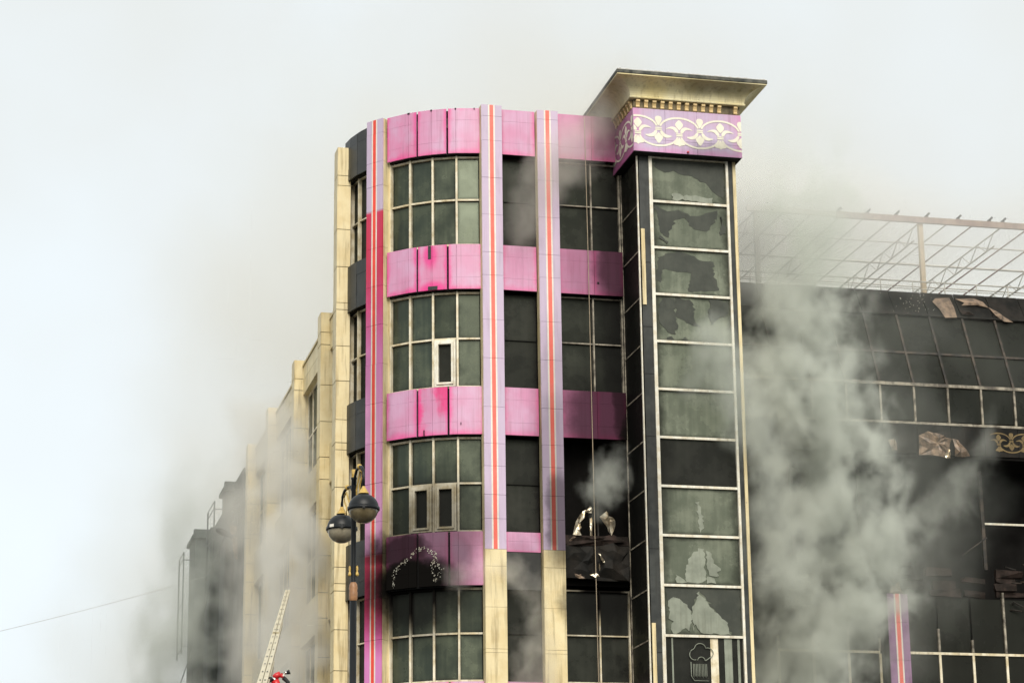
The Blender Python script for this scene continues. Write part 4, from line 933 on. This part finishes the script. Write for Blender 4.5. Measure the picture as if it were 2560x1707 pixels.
# ================================================================== fire ladder and water cannon
FLA = WFrame('fire_ladder', -2.9, 22.0, 'long cream telescopic fire ladder leaning toward the side wing', 'ladder')
A = Vector((-3.45, 22., 1.2)); Bp = Vector((-5.69, 60., 10.48 + ZC)); Cp = Vector((-4.17, 40., 5.55 + ZC))
dirL = (Bp - Cp).normalized(); base = Cp - dirL * 20
side = dirL.cross(Vector((0, 0, 1))).normalized(); upn = side.cross(dirL)
def section(s0, s1, half, h, off):
    P = lambda s, x, z: Cp + dirL * s + side * x + upn * z
    m = FLA.mb()
    for sx in (-1, 1):
        for z in (off, off + h):
            m.tube([P(s0, sx * half, z), P(s1, sx * half, z)], .022, 6)
        a = P(s0, sx * half, off + h * .5); b = P(s1, sx * half, off + h * .5)
        n = m.add([P(s0, sx * half, off), P(s1, sx * half, off), P(s1, sx * half, off + h), P(s0, sx * half, off + h)]); m.face(range(n, n + 4))
    m.build('side_rail', M['ladder'], FLA.root)
    m = FLA.mb(); w_ = half * .62
    for a, b in ((-half - .03, -.006), (.006, half + .03)):
        c8 = [P(s, x, z) for s, z in ((s0, off + h + .03), (s1, off + h + .03)) for x in (a, b)]; d8 = [P(s, x, z) for s, z in ((s0, off + h), (s1, off + h)) for x in (a, b)]
        m.hexa([c8[0], c8[1], c8[3], c8[2], d8[0], d8[1], d8[3], d8[2]])
    m.build('channel', M['ladder'], FLA.root)
    k = int((s1 - s0) / .45)
    for i in range(k):
        s = s0 + .2 + i * .45; m = FLA.mb(); m.tube([P(s, -half - .02, off + .05), P(s, half + .02, off + .05)], .018, 6); m.build('rung', M['ladder'], FLA.root)
    m = FLA.mb()
    for i in range(int((s1 - s0) / 1.35)):
        s = s0 + .4 + i * 1.35
        for x in (-half * .78, half * .78):
            n = m.add([P(s, x - .012, off + h + .034), P(s, x + .012, off + h + .034), P(s + .16, x + .012, off + h + .034), P(s + .16, x - .012, off + h + .034)]); m.face(range(n, n + 4))
    m.build('rail_hole', M['rubber'], FLA.root)
section(8., 20.4, .032, .05, .06); section(-4., 11., .05, .07, .0); section(-20., 3., .068, .09, -.08)
m = FLA.mb(); b0 = Cp - dirL * 20
m.lathe((b0.x, b0.y, 0), [(.9, 0), (.9, .3), (.5, .4), (.5, max(.5, b0.z - .1)), (0, max(.5, b0.z - .1))], 20); m.build('turntable', M['eng_red'], FLA.root)

WC = WFrame('water_cannon', -3.95, 40.0, 'red water cannon with chrome ring and black nozzle at the ladder foot', 'water cannon')
def pt(X, Y, D=40., dz=0):                     # local layout of the cannon, metres from its centre
    return Vector((-4.0 + (X - 510) * .000775, D, 5.60 + ZC - (Y - 1500) * .000775))
m = WC.mb(); m.tube([pt(500, 1500), pt(560, 1455), pt(640, 1410)], [.05, .055, .045], 12); m.tube([pt(560, 1430), pt(560, 1500)], .03, 8); m.build('body', M['eng_red'], WC.root)
m = WC.mb(); m.tube([pt(640, 1450), pt(690, 1460), pt(705, 1445)], [.035, .045, .03], 10); m.build('elbow', M['eng_red'], WC.root)
m = WC.mb(); m.tube([pt(478, 1570), pt(490, 1530), pt(515, 1500)], [.05, .052, .05], 14); m.build('coupling', M['chrome'], WC.root)
m = WC.mb(); m.tube([pt(650, 1415), pt(700, 1425), pt(740, 1395)], .018, 8); m.build('handle', M['rubber'], WC.root)
m = WC.mb(); m.tube([pt(735, 1400), pt(775, 1392)], [.024, .028], 12); m.build('nozzle_ring', M['chrome'], WC.root)
m = WC.mb(); m.tube([pt(770, 1398), pt(800, 1385), pt(838, 1372)], [.026, .034, .040], 12); m.build('nozzle', M['rubber'], WC.root)
m = WC.mb(); m.tube([pt(700, 1500), pt(750, 1540), pt(800, 1590), pt(800, 1800)], .036, 10); m.tube([pt(300, 1590), pt(400, 1535), pt(480, 1530)], .045, 10); m.build('hose', M['rubber'], WC.root)
m = WC.mb(); m.tube([pt(520, 1560), pt(560, 1640), (-3.95, 40, 5.4), (-3.95, 40, 0.0)], .07, 12); m.build('riser', M['eng_red'], WC.root)
m = WC.mb(); m.poly([pt(690, 1470, 39.95), pt(715, 1480, 39.95), pt(738, 1415, 39.95), pt(715, 1405, 39.95)]); m.build('grip_plate', M['white'], WC.root)

# ================================================================== wires
OW = WFrame('overhead_wire', -10.7, 50., 'thin overhead wire rising from the left edge into the smoke', 'wire')
m = OW.mb(); a_, b_ = Vector((-13.984, 50, 7.316 + ZC)), W(-8.4, 32.5, 16.75)
pts = [a_.lerp(b_, k / 24) - Vector((0, 0, 4 * (k / 24) * (1 - k / 24) * .10)) for k in range(25)]
m.tube(pts, .0055, 5); m.build('wire_strand', M['steel_pale'], OW.root)
LC = WFrame('lamp_cable', -12., 88., 'slack dark cable drooping from the floodlight down to the street', 'cable')
f0 = W(-8.45, 25.6, 16.95)
m = LC.mb(); m.tube([f0, (-10.97, 87.5, 17.27 - 1.2 + ZC + .6), (-11.4, 88, 14.84 + ZC), (-11.77, 88, 13.56 + ZC), (-12.21, 88, 12.17 + ZC), (-12.9, 88, 9 + ZC), (-13.2, 88, 0)], .018, 5); m.build('cable_strand', M['cable'], LC.root)

# ================================================================== SMOKE
def smoke(name, label, pts, vox, dens, albedo, nscale=.6, contrast=.9, warp=.5, seed=0., pad=1.25, aniso=.0, sub=10, zstretch=.75, billow=1.6, fill=.95):
    # pts: (u, v, z, radius, strength) along the plume, in building axes
    P = []
    for a, b in zip(pts, pts[1:]):
        for k in range(sub):
            s = k / sub; P.append(tuple(x + (y - x) * s for x, y in zip(a, b)))
    P.append(pts[-1])
    Wp = [W(p[0], p[1], p[2]) for p in P]
    c0 = Wp[0].copy()
    me = bpy.data.meshes.new(name); me.from_pydata([tuple(q - c0) for q in Wp], [], [])
    for nm, i in (('rad', 3), ('amt', 4)):
        at = me.attributes.new(nm, 'FLOAT', 'POINT'); at.data.foreach_set('value', [p[i] for p in P])
    o = bpy.data.objects.new(name, me); o.location = c0; col.objects.link(o); tag(o, label, None, None, 'stuff')
    lo = [min((q - c0)[i] - p[3] * pad for q, p in zip(Wp, P)) for i in range(3)]; hi = [max((q - c0)[i] + p[3] * pad for q, p in zip(Wp, P)) for i in range(3)]
    lo[2] = max(lo[2], .1 - c0.z)
    t = bpy.data.node_groups.new(name, 'GeometryNodeTree')
    t.interface.new_socket('Geometry', in_out='INPUT', socket_type='NodeSocketGeometry'); t.interface.new_socket('Geometry', in_out='OUTPUT', socket_type='NodeSocketGeometry')
    gi = t.nodes.new('NodeGroupInput'); go = t.nodes.new('NodeGroupOutput'); G = gi.outputs[0]
    vc = t.nodes.new('GeometryNodeVolumeCube')
    vc.inputs['Min'].default_value = lo; vc.inputs['Max'].default_value = hi
    for i, ax in enumerate('XYZ'): vc.inputs['Resolution ' + ax].default_value = max(8, min(460, int((hi[i] - lo[i]) / vox)))
    pos = t.nodes.new('GeometryNodeInputPosition').outputs[0]
    sp = vmath(t, 'ADD', vmath(t, 'MULTIPLY', pos, (1, 1, zstretch)), (seed * 7.3, seed * 3.1, seed * 5.7))
    n1 = t.nodes.new('ShaderNodeTexNoise'); n1.inputs['Scale'].default_value = nscale * .7; n1.inputs['Detail'].default_value = 4; t.links.new(sp, n1.inputs['Vector'])
    off = vmath(t, 'MULTIPLY', vmath(t, 'SUBTRACT', n1.outputs['Color'], (.5, .5, .5)), (warp * 4, warp * 4, warp * 4))
    wp = vmath(t, 'ADD', pos, off)
    sn = t.nodes.new('GeometryNodeSampleNearest'); sn.domain = 'POINT'; t.links.new(G, sn.inputs['Geometry']); t.links.new(wp, sn.inputs['Sample Position'])
    def samp(kind, src):
        s = t.nodes.new('GeometryNodeSampleIndex'); s.data_type = kind; s.domain = 'POINT'
        t.links.new(G, s.inputs['Geometry']); t.links.new(src, s.inputs['Value']); t.links.new(sn.outputs[0], s.inputs['Index']); return s.outputs[0]
    def attr(nm):
        a = t.nodes.new('GeometryNodeInputNamedAttribute'); a.data_type = 'FLOAT'; a.inputs['Name'].default_value = nm; return a.outputs[0]
    c = samp('FLOAT_VECTOR', pos); rad = samp('FLOAT', attr('rad')); amt = samp('FLOAT', attr('amt'))
    d = math_(t, 'DIVIDE', vmath(t, 'DISTANCE', wp, c), rad)
    base = ramp(t, d, 1.0, .05)
    n2 = t.nodes.new('ShaderNodeTexNoise'); n2.inputs['Scale'].default_value = nscale * 1.5; n2.inputs['Detail'].default_value = 6; n2.inputs['Roughness'].default_value = .62
    n2.inputs['Distortion'].default_value = .5
    t.links.new(vmath(t, 'ADD', sp, vmath(t, 'MULTIPLY', off, (.6, .6, .6))), n2.inputs['Vector'])
    vo = t.nodes.new('ShaderNodeTexVoronoi'); vo.inputs['Scale'].default_value = nscale * 1.3; vo.inputs['Detail'].default_value = 3; vo.inputs['Roughness'].default_value = .55; vo.normalize = True
    t.links.new(vmath(t, 'ADD', sp, vmath(t, 'MULTIPLY', off, (.8, .8, .8))), vo.inputs['Vector'])
    bl = math_(t, 'MULTIPLY', math_(t, 'SUBTRACT', .33, vo.outputs['Distance']), contrast * billow)
    x = math_(t, 'ADD', math_(t, 'ADD', math_(t, 'MULTIPLY', base, fill), bl), math_(t, 'MULTIPLY', math_(t, 'SUBTRACT', n2.outputs[0], .58), contrast * 2.8), clamp=True)
    den = math_(t, 'MULTIPLY', math_(t, 'MULTIPLY', x, ramp(t, d, 1.0, .6)), amt)
    t.links.new(den, vc.inputs['Density'])
    mt = bpy.data.materials.new(name); mt.use_nodes = True; q = mt.node_tree; q.nodes.clear()
    mo = q.nodes.new('ShaderNodeOutputMaterial'); pv = q.nodes.new('ShaderNodeVolumePrincipled'); q.links.new(pv.outputs[0], mo.inputs['Volume'])
    pv.inputs['Color'].default_value = (*albedo, 1); pv.inputs['Density'].default_value = dens; pv.inputs['Anisotropy'].default_value = aniso
    sm = t.nodes.new('GeometryNodeSetMaterial'); sm.inputs['Material'].default_value = mt
    t.links.new(vc.outputs[0], sm.inputs[0]); t.links.new(sm.outputs[0], go.inputs[0])
    o.modifiers.new('plume', 'NODES').node_group = t; me.materials.append(mt)
    return o
GREY = (.865, .90, .83); WARM = (.93, .91, .83); PALE = (.95, .94, .89)
smoke('smoke', 'thick grey smoke column rising in front of the burnt wing', [(4.2, 2.2, 5.6, 2.7, .9), (4.6, 2.2, 9.2, 2.8, .9), (5.7, 2.0, 12.0, 3.0, 1), (5.5, 1.8, 14.5, 2.8, 1), (4.6, 1.6, 17.0, 2.7, 1.), (5.0, 2.2, 19.6, 2.4, .75), (5.6, 3, 21.8, 2.3, .5), (5.8, 4, 24, 2.6, .12), (5.8, 5, 26.5, 2.8, .03)], .07, 1.9, GREY, .75, 1.6, .34, 1., fill=.72, billow=2.)
smoke('smoke', 'thin smoke tail drifting right under the charred frieze', [(6.6, 3.6, 12.6, 1.2, .7), (8.2, 3.6, 13.4, 1.1, .7), (9.8, 3.6, 14.3, .95, .7), (11.0, 3.8, 15.6, .85, .5), (11.4, 4, 17, .6, .25)], .08, .9, GREY, .9, 1.3, .35, 2., fill=.8)
smoke('smoke', 'thin grey haze hanging across the whole burnt wing', [(3.5, 3, 8, 3, .8), (7.5, 3.2, 11, 3.4, 1), (9.5, 3.4, 14, 2.8, .7), (7, 3.4, 18, 2.8, .9), (9.5, 3.6, 19.5, 2.2, .4), (13, 3.6, 18, 2, .12)], .2, .11, GREY, .5, 1.0, .6, 11.)
smoke('smoke', 'pale smoke veil hanging in front of the cream side wing', [(-8.7, 8, 6, 1.5, .8), (-8.6, 6.4, 10, 1.45, .9), (-8.6, 6.4, 12.6, 1.5, 1.), (-8.7, 7.5, 14.6, 1.5, 1.), (-8.8, 9.5, 16.4, 1.6, .55), (-9.0, 12, 17.8, 1.8, .15)], .10, 2.1, PALE, .6, 1.2, .4, 3., fill=.85)
smoke('smoke', 'thin pale smoke crossing the farther pilasters of the side wing', [(-8.9, 11, 7, 1.5, .7), (-8.9, 12, 11, 1.6, .9), (-8.9, 13.5, 14.5, 1.6, .9), (-9.0, 16, 16.8, 1.6, .2)], .13, 1.1, PALE, .45, .9, .4, 13.)
smoke('smoke', 'dark grey smoke pouring past the burnt annex at the lower left', [(-10.4, 27, 6, 3.0, 1), (-10.3, 26, 10, 2.7, 1), (-10.1, 26, 13, 2.5, .95), (-9.6, 26, 16, 2.2, .6), (-9.2, 27, 19, 2.2, .3)], .14, 1.1, (.76, .79, .74), .6, 1.3, .6, 4., fill=.85)
smoke('smoke', 'soft haze spreading left from the burning annex into the pale sky', [(-10.5, 42, 8, 6, 1), (-10, 42, 16, 6, .8), (-8, 42, 24, 6, .5), (-5, 42, 32, 8, .4), (-2, 42, 40, 9, .3)], .5, .11, (.91, .885, .80), .15, .9, 1.5, 14.)
smoke('smoke', 'small grey puff in the burnt opening beside the stair tower', [(-1.4, 1.15, 13.0, .45, .35), (-1.25, 1.1, 13.6, .8, .8), (-1.05, 1.05, 14.0, .85, .9), (-.9, 1.0, 14.5, .6, .4)], .045, 1.8, GREY, 1.5, 1.2, .18, 5.)
smoke('smoke', 'thin wisp crossing the dark bay between the striped piers', [(-5.6, .7, 11.0, .5, .5), (-4.7, .8, 11.2, .42, .35), (-3.6, 1.0, 11.5, .55, .8), (-3.1, 1.1, 10.4, .65, .7), (-3.0, 1.1, 9.2, .8, .7), (-3.3, 1.1, 8, .8, .6)], .055, 1.2, WARM, 1.4, 1.2, .3, 6.)
smoke('smoke', 'smoke veil drifting over the upper bays next to the stair tower', [(-3.4, .9, 20.6, .9, .4), (-2.7, .8, 22.2, 1.0, .8), (-1.9, .8, 23.0, 1.1, .9), (-1.0, .7, 24.2, 1.0, .6), (-.3, .6, 25.6, 1.2, .3)], .08, .9, WARM, .9, 1.0, .35, 7.)
smoke('smoke', 'soft smoke drifting across the middle panes of the stair tower', [(3.2, -.6, 11.5, 1.2, .7), (2.9, -.7, 14.0, 1.2, .8), (2.2, -.7, 16.0, 1.4, 1.), (1.6, -.7, 17.2, 1.3, .9), (.9, -.6, 16.2, .9, .5)], .08, .8, GREY, .8, 1.0, .35, 8.)
smoke('smoke', 'thin haze of smoke drifting through the bare roof frame', [(2.9, 5.2, 22.0, 2.5, 1), (5.2, 5.2, 22.6, 2.9, 1), (7.8, 5.4, 23, 2.7, .75), (10.5, 6, 23, 2.6, .4), (17, 6.5, 23.4, 2.4, .3)], .2, .7, (.96, .955, .92), .3, .4, .5, 10.)
smoke('smoke', 'broad beige smoke cloud rising behind the whole burning block', [(-7, 40, 14, 8, .6), (-5, 38, 21, 10, .9), (0, 36, 28, 13, 1), (7, 34, 32, 14, 1), (14, 34, 30, 13, .9), (24, 36, 28, 13, .6)], .8, .11, (.925, .90, .815), .1, .8, 2., 9., sub=14)
